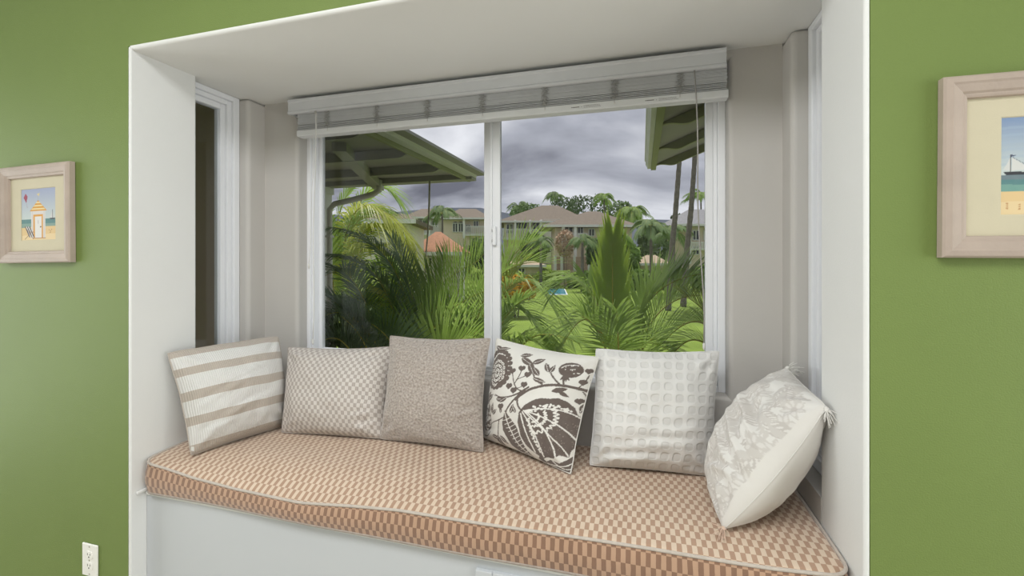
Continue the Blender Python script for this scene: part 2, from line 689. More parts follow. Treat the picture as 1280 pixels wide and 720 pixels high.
def pnt(i, lev):             # side levels 0..6
    x, y = per[i]
    front = max(0, 1 - (y - cy0) / .06)
    y += fy(x) * front
    zt = ftop(x, per[i][1])
    s_ = lev / 6
    bul = .010 * math.sin(math.pi * s_) * (1 if front > 0 else .3)
    # outward direction
    a, b = per[i - 1], per[(i + 1) % P]
    nx, ny = b[1] - a[1], -(b[0] - a[0])
    l_ = math.hypot(nx, ny)
    if front <= 0: bul = 0
    return (x + nx / l_ * bul, y + ny / l_ * bul, ZB + (zt - .002 - ZB) * s_)


LV = 7
for lev in range(LV):
    cu.v += [pnt(i, lev) for i in range(P)]
for lev in range(LV - 1):
    for i in range(P):
        j = (i + 1) % P
        cu.f.append((lev * P + i, lev * P + j, (lev + 1) * P + j, (lev + 1) * P + i))
        h0 = .122 * lev / 6; h1 = .122 * (lev + 1) / 6
        cu.uv += [(plen[i], h0), (plen[i + 1], h0), (plen[i + 1], h1), (plen[i], h1)]
# top: stitched to a grid by concentric shrink
fr_ = [0, .012, .03, .06, .10, .16, .24, .34, .46, .6, .75, .9]
base = (LV - 1) * P
for q, s_ in enumerate(fr_[1:]):
    for i in range(P):
        x, y = per[i]
        front = max(0, 1 - (y - cy0) / .06)
        x2 = x + (cen[0] - x) * s_
        y2 = (y + fy(x) * front) + (cen[1] - y) * s_
        cu.v.append((x2, y2, ftop(x2, y2) + (.004 if q > 0 else .003)))
rows = [base] + [LV * P + q * P for q in range(len(fr_) - 1)]
for q in range(len(rows) - 1):
    for i in range(P):
        j = (i + 1) % P
        f_ = (rows[q] + i, rows[q] + j, rows[q + 1] + j, rows[q + 1] + i)
        cu.f.append(f_)
        cu.uv += [(cu.v[k_][0], cu.v[k_][1] + 10) for k_ in f_]
cu.v.append((cen[0], cen[1], .551))
for i in range(P):
    f_ = (rows[-1] + i, rows[-1] + (i + 1) % P, len(cu.v) - 1)
    cu.f.append(f_)
    cu.uv += [(cu.v[k_][0], cu.v[k_][1] + 10) for k_ in f_]


def cushion_b(t, n, uvn):
    sp = n.new('ShaderNodeSeparateXYZ')
    t.links.new(uvn.outputs[0], sp.inputs[0])
    # slight thread wander
    wv = nz(t, uvn.outputs[0], 30, 2)
    xx = mth(t, 'ADD', mth(t, 'DIVIDE', sp.outputs[0], .0121), mth(t, 'MULTIPLY', wv, .25))
    yy0 = mth(t, 'DIVIDE', sp.outputs[1], .0262)
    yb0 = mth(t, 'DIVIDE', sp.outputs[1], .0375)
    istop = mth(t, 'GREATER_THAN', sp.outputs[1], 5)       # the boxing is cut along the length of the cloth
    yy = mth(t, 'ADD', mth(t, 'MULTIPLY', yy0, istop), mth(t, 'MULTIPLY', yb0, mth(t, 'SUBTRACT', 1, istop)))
    fx = mth(t, 'FLOOR', xx); fyy = mth(t, 'FLOOR', yy)
    par = mth(t, 'ABSOLUTE', mth(t, 'MODULO', mth(t, 'ADD', fx, fyy), 2))
    # thread striations
    st = n.new('ShaderNodeTexWave'); st.inputs['Scale'].default_value = 260
    st.inputs['Distortion'].default_value = 1.5
    t.links.new(uvn.outputs[0], st.inputs['Vector'])
    big = nz(t, uvn.outputs[0], 14, 2)
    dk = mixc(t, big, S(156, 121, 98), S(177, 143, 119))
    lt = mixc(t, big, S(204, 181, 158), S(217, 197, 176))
    shade_dk = mixc(t, big, S(112, 80, 62), S(136, 98, 76))  # same cloth, browns darkened to paint in the shade on the boxing
    shade_lt = mixc(t, big, S(168, 132, 106), S(186, 150, 124))
    c = mixc(t, istop, mixc(t, par, shade_dk, shade_lt), mixc(t, par, dk, lt))
    c2 = mixc(t, mth(t, 'MULTIPLY', st.outputs['Fac'], .13), c, S(235, 216, 192))
    h = mth(t, 'ADD', mth(t, 'MULTIPLY', st.outputs['Fac'], .4), mth(t, 'MULTIPLY', par, .6))
    return c2, h, .35, .001


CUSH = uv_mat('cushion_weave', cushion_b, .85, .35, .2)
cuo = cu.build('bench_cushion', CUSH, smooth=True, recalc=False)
tag(cuo, 'long tan and cream checked box cushion with pale piping on the bench', 'cushion')
MB().tube([Vector(pnt(i, 6)) + Vector((0, 0, .002)) for i in range(P)], .0043, 7, closed=True).build('top_piping', PIPE, cuo, smooth=True)
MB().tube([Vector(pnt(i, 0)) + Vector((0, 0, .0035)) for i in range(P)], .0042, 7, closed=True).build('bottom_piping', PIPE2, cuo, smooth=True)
# ------------------------------------------------------------------ raster used to lay out printed patterns (colour attributes)
class Ras:
    def __init__(self, w_, h_, bgc):
        self.w, self.h = w_, h_
        self.a = np.zeros((h_, w_, 3)); self.a[:] = bgc[:3]
        self.X, self.Y = np.meshgrid(np.arange(w_) + .5, np.arange(h_) + .5)

    def put(self, m, c, al=1.0):
        self.a[m] = self.a[m] * (1 - al) + np.array(c[:3]) * al

    def win(self, x0_, x1_, y0_, y1_):
        i0, i1 = max(0, int(y0_) - 1), min(self.h, int(y1_) + 2)
        j0, j1 = max(0, int(x0_) - 1), min(self.w, int(x1_) + 2)
        if i1 <= i0 or j1 <= j0: i0, i1, j0, j1 = 0, 1, 0, 1
        return np.s_[i0:i1, j0:j1]

    def fin(self, sl_, m, c, al, clip):
        full = np.zeros((self.h, self.w), bool)
        full[sl_] = m
        if clip is not None: full &= clip
        self.put(full, c, al)
        return full

    def poly(self, pts, c, al=1.0):
        xs_ = [p[0] for p in pts]; ys_ = [p[1] for p in pts]
        sl_ = self.win(min(xs_), max(xs_), min(ys_), max(ys_))
        X, Y = self.X[sl_], self.Y[sl_]
        m = np.zeros(X.shape, bool)
        n = len(pts)
        for i in range(n):
            x1_, y1_ = pts[i]; x2_, y2_ = pts[(i + 1) % n]
            if y1_ == y2_: continue
            m ^= ((y1_ > Y) != (y2_ > Y)) & (X < (x2_ - x1_) * (Y - y1_) / (y2_ - y1_) + x1_)
        return self.fin(sl_, m, c, al, None)

    def ell(self, cx, cy, rx, ry, c, ang=0, al=1.0, clip=None):
        ca, sa = math.cos(ang), math.sin(ang)
        r = max(rx, ry)
        sl_ = self.win(cx - r, cx + r, cy - r, cy + r)
        X = self.X[sl_] - cx; Y = self.Y[sl_] - cy
        m = ((X * ca + Y * sa) / rx) ** 2 + ((-X * sa + Y * ca) / ry) ** 2 <= 1
        return self.fin(sl_, m, c, al, clip)

    def line(self, pts, wid, c, al=1.0, clip=None, taper=None):
        xs_ = [p[0] for p in pts]; ys_ = [p[1] for p in pts]
        g = max(wid, taper or 0)
        sl_ = self.win(min(xs_) - g, max(xs_) + g, min(ys_) - g, max(ys_) + g)
        X, Y = self.X[sl_], self.Y[sl_]
        m = np.zeros(X.shape, bool)
        n = len(pts) - 1
        for i in range(n):
            (x1_, y1_), (x2_, y2_) = pts[i], pts[i + 1]
            wd = wid if taper is None else wid + (taper - wid) * (i + .5) / n
            dx_, dy_ = x2_ - x1_, y2_ - y1_
            q = np.clip(((X - x1_) * dx_ + (Y - y1_) * dy_) / max(dx_ * dx_ + dy_ * dy_, 1e-9), 0, 1)
            m |= (X - x1_ - q * dx_) ** 2 + (Y - y1_ - q * dy_) ** 2 <= (wd / 2) ** 2
        return self.fin(sl_, m, c, al, clip)

    def curve(self, ctrl, wid, c, al=1.0, clip=None, taper=None, n=24):
        pts = []
        k_ = len(ctrl) - 1
        for i in range(n + 1):
            t_ = i / n
            q = [np.array(p, float) for p in ctrl]
            for r in range(k_):
                q = [q[j] * (1 - t_) + q[j + 1] * t_ for j in range(len(q) - 1)]
            pts.append(tuple(q[0]))
        return self.line(pts, wid, c, al, clip, taper)

    def leaf(self, x, y, ang, ln, wd, c, al=1.0, vein=None):
        ca, sa = math.cos(ang), math.sin(ang)
        up_, lo_ = [], []
        for i in range(11):
            t_ = i / 10
            w_ = wd * math.sin(math.pi * t_ ** .8) * .5
            up_.append((x + ca * ln * t_ - sa * w_, y + sa * ln * t_ + ca * w_))
            lo_.append((x + ca * ln * t_ + sa * w_, y + sa * ln * t_ - ca * w_))
        m = self.poly(up_ + lo_[::-1], c, al)
        if vein is not None:
            self.line([(x + ca * ln * .08, y + sa * ln * .08), (x + ca * ln * .85, y + sa * ln * .85)], vein[1], vein[0])
        return m

    def sample(self, x, y):
        xi = np.clip(np.asarray(x).astype(int), 0, self.w - 1)
        yi = np.clip(np.asarray(y).astype(int), 0, self.h - 1)
        return self.a[yi, xi]


def attr_mat(name, rough=.9, sheen=.2, weave=0, wscale=900):
    m = bpy.data.materials.new(name)
    m.use_nodes = True
    t = m.node_tree
    n = t.nodes
    p = n['Principled BSDF']
    p.inputs['Roughness'].default_value = rough
    p.inputs['Sheen Weight'].default_value = sheen
    p.inputs['Specular IOR Level'].default_value = .15
    at_ = n.new('ShaderNodeAttribute'); at_.attribute_name = 'print'
    tcn = n.new('ShaderNodeTexCoord')
    ns = nz(t, tcn.outputs['Object'], 60, 3)
    c = mixc(t, mth(t, 'MULTIPLY', ns, .12), at_.outputs['Color'], (.5, .48, .46, 1))
    t.links.new(c, p.inputs['Base Color'])
    if weave:
        h = nz(t, tcn.outputs['Object'], wscale, 1)
        b = n.new('ShaderNodeBump'); b.inputs['Strength'].default_value = weave; b.inputs['Distance'].default_value = .001
        t.links.new(h, b.inputs['Height']); t.links.new(b.outputs[0], p.inputs['Normal'])
    return m


# ------------------------------------------------------------------ pillows
def pillow(name, cor, T, material, label, n=56, pinch=.045, seed=0, wr=.0035, ears=.0, relief=None, paint=None, piping=True, pipemat=None, expo=.62, folds=(), group='pillows along the window seat', bow=0, seamr=.0022):
    BL, BR, TR, TL = [Vector(c) for c in cor]
    ctr = (BL + BR + TR + TL) / 4
    ex = ((BR - BL) + (TR - TL)).normalized()
    ez = ((TL - BL) + (TR - BR)).normalized()
    nr = ex.cross(ez).normalized()           # towards the room when BL->BR runs left to right
    W_ = ((BR - BL).length + (TR - TL).length) / 2
    H_ = ((TL - BL).length + (TR - BR).length) / 2
    uvs = []
    pin = pinch if isinstance(pinch, tuple) else (pinch,) * 4

    def mid(a, b):
        pa = pin[0] if a < 0 else pin[1]
        pb = pin[2] if b < 0 else pin[3]
        cr_ = 1 - .02 * (abs(a) * abs(b)) ** 7
        wob = .010 * noise.noise(Vector((a * 3 + seed, b * 3, 8.8)))
        a2 = a * (1 - pa * (1 - b * b) * abs(a) ** 2.5) * cr_ + wob * (1 - b * b)
        b2 = b * (1 - pb * (1 - a * a) * abs(b) ** 2.5) * cr_ + wob * (1 - a * a) * (b > -.5)
        s_, t_ = (a2 + 1) / 2, (b2 + 1) / 2
        return BL * (1 - s_) * (1 - t_) + BR * s_ * (1 - t_) + TR * s_ * t_ + TL * (1 - s_) * t_

    def off(a, b, side):
        e_ = max(0, (1 - abs(a) ** 2.1)) * max(0, (1 - abs(b) ** 2.1))
        h = T / 2 * e_ ** expo
        h *= 1 + .10 * (-b)                  # a little heavier at the foot
        h = max(h - 0, 0)
        q = Vector((a * 2.1 + seed * 7.3, b * 2.1 - seed * 3.1, side * 5))
        edge = min(1, e_ * 4) * (1 if side > 0 else .45)
        h += wr * 2.2 * noise.noise(q) * edge
        h += wr * noise.noise(q * 2.7 + Vector((3, 1, 0))) * edge
        # corner gathers
        for sa in (-1, 1):
            for sb in (-1, 1):
                da, db = a - sa, b - sb
                r = math.hypot(da, db)
                if r < .75:
                    an = math.atan2(db, da)
                    h += wr * 2.0 * math.sin(an * 9 + seed) * math.exp(-((r - .33) / .17) ** 2) * edge
        for (fa, fb, ang, ln, amp, wd) in (folds if side > 0 else ()):
            ca, sn = math.cos(ang), math.sin(ang)
            p_ = (a - fa) * ca + (b - fb) * sn
            q_ = -(a - fa) * sn + (b - fb) * ca + .12 * p_ * p_
            h += amp * math.exp(-(p_ / ln) ** 2) * (math.exp(-(q_ / wd) ** 2) - .8 * math.exp(-((q_ - 1.6 * wd) / wd) ** 2)) * edge
        if relief is not None and side > 0:
            h += relief(a, b) * edge
        return h

    idx = {}
    vs_ = []
    for side in (1, -1):
        for j in range(n + 1):
            for i in range(n + 1):
                bd = i in (0, n) or j in (0, n)
                if bd and side < 0:
                    idx[(side, i, j)] = idx[(1, i, j)]
                    continue
                a, b = 2 * i / n - 1, 2 * j / n - 1
                p = mid(a, b)
                if bow: p = p + nr * bow * (1 - a * a) * (1 - b * b)
                if not bd: p = p + nr * side * off(a, b, side)
                if p.z < SEAT + .007: p.z = SEAT + .007 + .1 * max(p.z - SEAT, -.03)
                idx[(side, i, j)] = len(vs_)
                vs_.append(p)
                uvs.append((i / n, j / n))
    mb = MB()
    mb.v = vs_
    mb.uv = []
    for side in (1, -1):
        for j in range(n):
            for i in range(n):
                q = [idx[(side, i, j)], idx[(side, i + 1, j)], idx[(side, i + 1, j + 1)], idx[(side, i, j + 1)]]
                if side < 0: q = q[::-1]
                mb.f.append(tuple(q))
                mb.uv += [uvs[k_] for k_ in q]
    lowest = min(p.z for p in vs_)
    o = mb.build(name, material, None, smooth=True, recalc=False)
    tag(o, label, 'pillow', group)
    if paint is not None:
        uu = np.array(uvs)
        front = np.zeros(len(vs_), bool)
        for j in range(n + 1):
            for i in range(n + 1):
                front[idx[(1, i, j)]] = True
        colr = paint(uu[:, 0], uu[:, 1], front)
        ca_ = o.data.color_attributes.new('print', 'FLOAT_COLOR', 'POINT')
        full = np.ones((len(vs_), 4), np.float32)
        full[:, :3] = colr
        ca_.data.foreach_set('color', full.ravel())
    if piping:
        loop = [vs_[idx[(1, i, 0)]] for i in range(n)] + [vs_[idx[(1, n, j)]] for j in range(n)] + \
               [vs_[idx[(1, n - i, n)]] for i in range(n)] + [vs_[idx[(1, 0, n - j)]] for j in range(n)]
        loop = loop[::2]
        MB().tube(loop, seamr, 6, closed=True).build('seam', pipemat or material, o, smooth=True)
    return o, vs_, idx, nr


def stripe_b(t, n, uvn):
    sp = n.new('ShaderNodeSeparateXYZ'); t.links.new(uvn.outputs[0], sp.inputs[0])
    r = n.new('ShaderNodeValToRGB')
    r.color_ramp.interpolation = 'CONSTANT'
    els = [(0, 1), (.085, 0), (.265, 1), (.345, 0), (.50, 1), (.585, 0), (.735, 1), (.815, 0), (.93, 1)]
    W1 = S(219, 217, 214); T1 = S(184, 173, 162)
    while len(r.color_ramp.elements) < len(els): r.color_ramp.elements.new(.5)
    for e_, (p_, q) in zip(r.color_ramp.elements, els):
        e_.position = p_; e_.color = T1 if q else W1
    wob = mth(t, 'ADD', sp.outputs[1], mth(t, 'MULTIPLY', mth(t, 'SUBTRACT', nz(t, uvn.outputs[0], 3, 1), .5), .02))
    t.links.new(wob, r.inputs[0])
    rib = mth(t, 'SINE', mth(t, 'MULTIPLY', sp.outputs[0], 2 * math.pi * 62))
    c = mixc(t, mth(t, 'MULTIPLY', mth(t, 'ADD', rib, 1), .10), r.outputs[0], S(150, 142, 134))
    return c, rib, .5, .0015


def basket_b(t, n, uvn):
    sp = n.new('ShaderNodeSeparateXYZ'); t.links.new(uvn.outputs[0], sp.inputs[0])
    X = mth(t, 'MULTIPLY', sp.outputs[0], 38); Y = mth(t, 'MULTIPLY', sp.outputs[1], 24)
    par = mth(t, 'ABSOLUTE', mth(t, 'MODULO', mth(t, 'ADD', mth(t, 'FLOOR', X), mth(t, 'FLOOR', Y)), 2))
    st = mth(t, 'SINE', mth(t, 'MULTIPLY', sp.outputs[0], 2 * math.pi * 38 * 3))
    st2 = mth(t, 'MULTIPLY', mth(t, 'ADD', st, 1), .5)
    dk = mixc(t, st2, S(160, 150, 143), S(190, 181, 174))
    lt = mixc(t, mth(t, 'MULTIPLY', st2, .35), S(212, 205, 199), S(196, 189, 182))
    c = mixc(t, par, dk, lt)
    h = mth(t, 'ADD', par, mth(t, 'MULTIPLY', st2, .4))
    return c, h, .5, .0012


def boucle_b(t, n, uvn):
    f1 = nz(t, uvn.outputs[0], 52, 3)
    f1 = mth(t, 'MINIMUM', mth(t, 'MAXIMUM', mth(t, 'ADD', mth(t, 'MULTIPLY', mth(t, 'SUBTRACT', f1, .5), 1.7), .5), 0), 1)
    f2 = nz(t, uvn.outputs[0], 30, 3)
    c = mixc(t, f1, S(122, 111, 103), S(212, 201, 192))
    c = mixc(t, mth(t, 'MULTIPLY', f2, .3), c, S(172, 158, 148))
    return c, f1, 1.0, .004


def waffle_b(t, n, uvn):
    sp = n.new('ShaderNodeSeparateXYZ'); t.links.new(uvn.outputs[0], sp.inputs[0])
    wob = mth(t, 'MULTIPLY', mth(t, 'SUBTRACT', nz(t, uvn.outputs[0], 7, 1), .5), .35)
    X = mth(t, 'SUBTRACT', mth(t, 'FRACT', mth(t, 'ADD', mth(t, 'MULTIPLY', sp.outputs[0], 11), wob)), .5)
    Y = mth(t, 'SUBTRACT', mth(t, 'FRACT', mth(t, 'ADD', mth(t, 'MULTIPLY', sp.outputs[1], 11), wob)), .5)
    r = mth(t, 'POWER', mth(t, 'ADD', mth(t, 'POWER', mth(t, 'ABSOLUTE', X), 3), mth(t, 'POWER', mth(t, 'ABSOLUTE', Y), 3)), 1 / 3)
    inside = n.new('ShaderNodeMapRange')
    inside.interpolation_type = 'SMOOTHSTEP'
    inside.inputs['From Min'].default_value = .28; inside.inputs['From Max'].default_value = .40
    t.links.new(r, inside.inputs['Value'])
    c = mixc(t, inside.outputs[0], S(213, 211, 208), S(222, 220, 217))
    h = mth(t, 'ADD', inside.outputs[0], mth(t, 'MULTIPLY', nz(t, uvn.outputs[0], 120, 2), .25))
    return c, h, .55, .0035


SB = SEAT + .010
STRIPE = uv_mat('striped_cotton', stripe_b)
BASKET = uv_mat('basket_weave_cotton', basket_b)
BOUCLE = uv_mat('boucle_wool', boucle_b, .95, .5)
WAFFLE = uv_mat('waffle_cotton', waffle_b)


def P3(u, v, **k):
    return at(u, v, **k)


# 1 striped, in the left corner
p1, v1_, i1_, n1_ = pillow('striped_pillow', [P3(238, 570, z=SB - .004), P3(358, 532, z=SB), P3(348, 420, y=.47), P3(208, 441, x=-1.682)], .215, STRIPE,
       'white ribbed pillow with taupe stripes propped beside the narrow side window', n=64, seed=1, wr=.004, pinch=(.06,-.03,.03,.0),
       folds=[(-.3, .05, .35, .5, .007, .05), (-.1, -.35, .3, .45, .006, .05), (-.55, -.6, .2, .35, .005, .05), (.2, .35, .25, .4, .004, .06)])
tagp = P3(241, 558, z=SB + .035)
MB().box(tagp.x - .001, tagp.x + .012, tagp.y - .006, tagp.y - .004, SB + .022, SB + .036).build('care_tag', CORDW, p1)
# 2 basket weave
pillow('basket_weave_pillow', [P3(351, 541, z=SB), P3(480, 549, z=SB), at(497, 432, y=.545), at(359, 433, y=.49)], .205, BASKET,
       'low grey and cream basket weave pillow next to the striped pillow', seed=2, pinch=(.05,.05,.03,.08), wr=.004,
       folds=[(.75, -.75, .5, .2, .008, .05), (.65, -.55, .3, .2, .006, .05), (-.7, .75, -.4, .2, .005, .06)])
# 3 boucle


def brelief(a, b):
    return .0028 * noise.noise(Vector((a * 30, b * 30, 3)))


pillow('boucle_pillow', [P3(474, 549, z=SB), P3(605, 566, z=SB), at(614, 422, y=.525), at(487, 419, y=.515)], .205, BOUCLE,
       'nubby taupe boucle pillow standing next to the floral pillow', n=110, seed=3, relief=brelief, wr=.004, pinch=(.07,.09,.04,.07),
       folds=[(.8, -.35, .3, .2, .009, .05), (.8, -.72, -.5, .2, .006, .05)])

# 4 floral print, drawn in the print's own drawing space (662 x 720)
FL = Ras(662, 720, S(222, 219, 213))
DKF = S(96, 84, 78)
LTF = S(228, 225, 219)
MDF = S(140, 128, 120)
rf = random.Random(11)
# stems
FL.curve([(600, 305), (520, 270), (420, 240), (330, 290), (285, 340)], 15, DKF, taper=10)
FL.curve([(330, 290), (260, 350), (215, 400), (222, 470)], 10, DKF, taper=6)
FL.curve([(345, 280), (270, 335), (210, 335), (170, 310)], 9, DKF, taper=6)
FL.curve([(300, 310), (285, 350), (300, 380), (318, 392)], 8, DKF)
FL.curve([(400, 265), (350, 235), (360, 190), (330, 160)], 8, DKF, taper=5)
FL.curve([(470, 262), (440, 235), (425, 205), (415, 165)], 8, DKF, taper=5)
FL.curve([(315, 300), (270, 290), (265, 250), (255, 200)], 6, DKF, taper=4)
FL.curve([(272, 262), (290, 240), (300, 215), (300, 190)], 5, DKF)
FL.curve([(280, 245), (305, 235), (320, 230), (330, 218)], 4, DKF)
FL.curve([(280, 285), (305, 285), (315, 275), (322, 268)], 4, DKF)
FL.curve([(215, 420), (170, 440), (150, 430), (130, 445)], 6, DKF, taper=4)
FL.curve([(190, 430), (175, 470), (170, 500)], 5, DKF)
FL.curve([(110, 480), (95, 500), (75, 505), (60, 495)], 5, DKF)
FL.curve([(490, 270), (480, 240), (490, 225), (500, 215)], 8, DKF)
FL.curve([(560, 300), (575, 330), (560, 350)], 5, DKF)
FL.curve([(540, 285), (570, 255), (580, 215)], 5, DKF)
# large shell flower
big = [(293, 442), (300, 400), (330, 365), (352, 350), (378, 337), (405, 333), (440, 336), (470, 332), (505, 350), (530, 380), (538, 415), (556, 440), (550, 490), (545, 530), (532, 560), (505, 580), (492, 612), (455, 602), (428, 618), (400, 612), (380, 622), (345, 590), (318, 555), (302, 510)]
mbig = FL.poly(big, DKF)
for ctrl in ([(318, 398), (350, 450), (380, 500), (385, 610)], [(330, 392), (400, 440), (440, 520), (440, 612)], [(330, 392), (430, 420), (510, 480), (530, 555)], [(330, 392), (430, 370), (520, 390), (550, 440)], [(325, 392), (360, 430), (470, 540), (490, 605)], [(310, 405), (320, 470), (345, 540), (352, 590)]):
    FL.curve(ctrl, 6, LTF, clip=mbig)
for (rx, ry, wd_) in ((100, 75, 9), (58, 46, 8), (30, 26, 6)):
    pts = []
    for i in range(49):
        an = -.55 + i / 48 * 2.2
        rr = 1 + .10 * math.cos(i * 1.3)
        pts.append((362 + rx * rr * math.cos(an), 410 + ry * rr * math.sin(an) + 8))
    FL.line(pts, wd_ * .7, LTF, clip=mbig)
for i in range(34):
    q = i / 33
    FL.ell(350 + 165 * q + rf.uniform(-8, 8), 392 - 22 * math.sin(q * 3) + rf.uniform(-10, 10), 5.5, 4.5, LTF, clip=mbig)
    FL.ell(342 + 40 * q + rf.uniform(-6, 6), 430 + 165 * q + rf.uniform(-6, 6), 5, 4.5, LTF, clip=mbig)
for i in range(160):
    FL.ell(rf.uniform(300, 550), rf.uniform(450, 615), 1.8, 1.8, MDF, clip=mbig)
# upper-left net flower
ml = FL.ell(166, 190, 66, 88, LTF, .1)
for i in range(22):
    an = i / 22 * 2 * math.pi
    FL.ell(166 + 72 * math.cos(an), 185 + 90 * math.sin(an), 14, 12, DKF)
mnet = FL.ell(168, 192, 60, 80, DKF, .1)
for r_, nn in ((12, 5), (28, 10), (44, 15)):
    for i in range(nn):
        an = i / nn * 2 * math.pi + r_
        FL.ell(164 + r_ * math.cos(an), 205 + r_ * 1.35 * math.sin(an), 6.5, 10, LTF, an)
        FL.ell(164 + r_ * math.cos(an), 205 + r_ * 1.35 * math.sin(an), 2.8, 5, DKF, an)
FL.leaf(165, 280, -.6, 80, 26, DKF)
# pomegranate
FL.ell(508, 188, 50, 42, DKF)
for i in range(12):
    FL.ell(508 + rf.uniform(-35, 35), 190 + rf.uniform(-25, 25), 2.8, 2.8, LTF)
FL.curve([(470, 180), (480, 160), (520, 155), (540, 165)], 4, LTF)
for an in (1.0, 1.4, 1.8, 2.2): FL.leaf(490, 218, an, 34, 12, DKF)
FL.leaf(440, 300, -.2, 70, 26, DKF); FL.leaf(470, 300, .6, 50, 20, DKF)
# left speckled ball
FL.ell(90, 420, 42, 56, DKF)
for i in range(70):
    an = rf.uniform(0, 6.28); r_ = math.sqrt(rf.random())
    FL.ell(90 + 37 * r_ * math.cos(an), 420 + 50 * r_ * math.sin(an), 4.2, 4.2, LTF)
    FL.ell(90 + 37 * r_ * math.cos(an), 420 + 50 * r_ * math.sin(an), 2, 2, DKF)
# feather leaf
feather = [(232, 385), (255, 420), (285, 465), (300, 520), (310, 570), (328, 620), (300, 612), (262, 590), (235, 555), (222, 515), (205, 480), (208, 440), (222, 410)]
mf = FL.poly(feather, DKF)
FL.curve([(230, 395), (240, 470), (270, 550), (318, 612)], 5, LTF, clip=mf)
for q in range(10):
    yy_ = 420 + q * 18
    FL.line([(236 + q * 7, yy_ + 10), (262 + q * 7, yy_ - 2)], 3, LTF, clip=mf)
    FL.line([(236 + q * 7, yy_ + 10), (212 + q * 8, yy_ + 14)], 3, LTF, clip=mf)
# small flowers and leaves
for (x_, y_, an, ln, wd_) in ((85, 350, -.9, 75, 34), (110, 330, -.5, 50, 22), (170, 310, 2.6, 10, 10), (175, 330, .1, 60, 26), (195, 345, -.4, 55, 22), (205, 400, -1.6, 38, 16), (260, 400, -1.2, 45, 18), (285, 400, -2.0, 40, 16), (290, 130, .6, 80, 32), (330, 160, 1.1, 70, 30), (280, 120, -.2, 60, 24), (345, 160, -.5, 60, 30), (360, 235, .4, 60, 22), (385, 225, -2.2, 60, 24), (420, 205, -1.9, 55, 22), (425, 210, -1.2, 50, 20), (125, 385, -1.9, 45, 20), (135, 395, -1.2, 55, 20), (140, 400, -.5, 45, 18), (150, 510, 1.0, 70, 26), (165, 500, 1.5, 80, 26), (180, 505, .9, 60, 22), (130, 500, .5, 45, 22), (60, 560, .4, 60, 24), (95, 545, .9, 55, 22), (560, 235, 1.2, 30, 14), (130, 70, .4, 60, 24), (150, 85, -.1, 70, 20), (560, 360, 1.9, 50, 18), (565, 400, 1.7, 40, 14), (170, 570, .4, 60, 22), (210, 590, .6, 60, 22)):
    FL.leaf(x_, y_, an, ln, wd_, DKF, vein=(LTF, 2))
for (x_, y_) in ((255, 196), (300, 184), (332, 216), (322, 266), (244, 270), (545, 345), (578, 190), (560, 250), (270, 292), (600, 240), (205, 365)):
    FL.ell(x_ - 6, y_, 10, 11, DKF); FL.ell(x_ + 7, y_, 10, 11, DKF)
    FL.poly([(x_ - 16, y_ + 3), (x_ + 16, y_ + 3), (x_, y_ + 20)], DKF)
# foot flower
mfoot = FL.poly([(380, 640), (410, 625), (450, 640), (490, 620), (515, 600), (520, 650), (500, 690), (450, 690), (410, 665)], DKF)
FL.curve([(385, 642), (430, 655), (470, 665), (500, 640)], 5, LTF, clip=mfoot)
FL.curve([(420, 632), (450, 670), (480, 680), (515, 660)], 4, LTF, clip=mfoot)
FL.poly([(355, 620), (372, 600), (390, 640), (372, 650)], DKF)
QBL, QBR, QTR, QTL = (45, 505), (488, 690), (612, 112), (122, 28)


def paint_floral(u, v, front):
    x_ = (QBL[0] * (1 - u) + QBR[0] * u) * (1 - v) + (QTL[0] * (1 - u) + QTR[0] * u) * v
    y_ = (QBL[1] * (1 - u) + QBR[1] * u) * (1 - v) + (QTL[1] * (1 - u) + QTR[1] * u) * v
    return FL.sample(x_, y_)


FLORAL = attr_mat('floral_linen', weave=.3)
OFFW = mat('off_white_linen', S(220, 217, 211), .9, .03, 20, .3, 700, sheen=.2)
pillow('floral_pillow', [at(604, 547, y=.50), at(714, 594, z=SB), at(750, 446, y=.475), at(620, 422, y=.535)], .185, FLORAL,
       'off-white pillow printed with large dark brown flowers and vines', n=230, seed=4, wr=.003, pinch=(.04,.07,.04,.07), paint=paint_floral, pipemat=OFFW)

# 5 white waffle
pillow('waffle_pillow', [P3(736, 582, z=SB), P3(893, 596, z=SB), at(900, 438, y=.535), at(744, 435, y=.515)], .21, WAFFLE,
       'plain white waffle textured pillow between the floral and tasselled pillows', n=90, seed=5, wr=.0045, pinch=(.05,.05,.03,.06),
       folds=[(-.55, -.05, -.2, .4, .007, .04), (0, -.55, .1, .6, .006, .07), (-.3, -.8, .1, .5, .006, .06), (.4, -.3, .2, .4, .004, .07)])

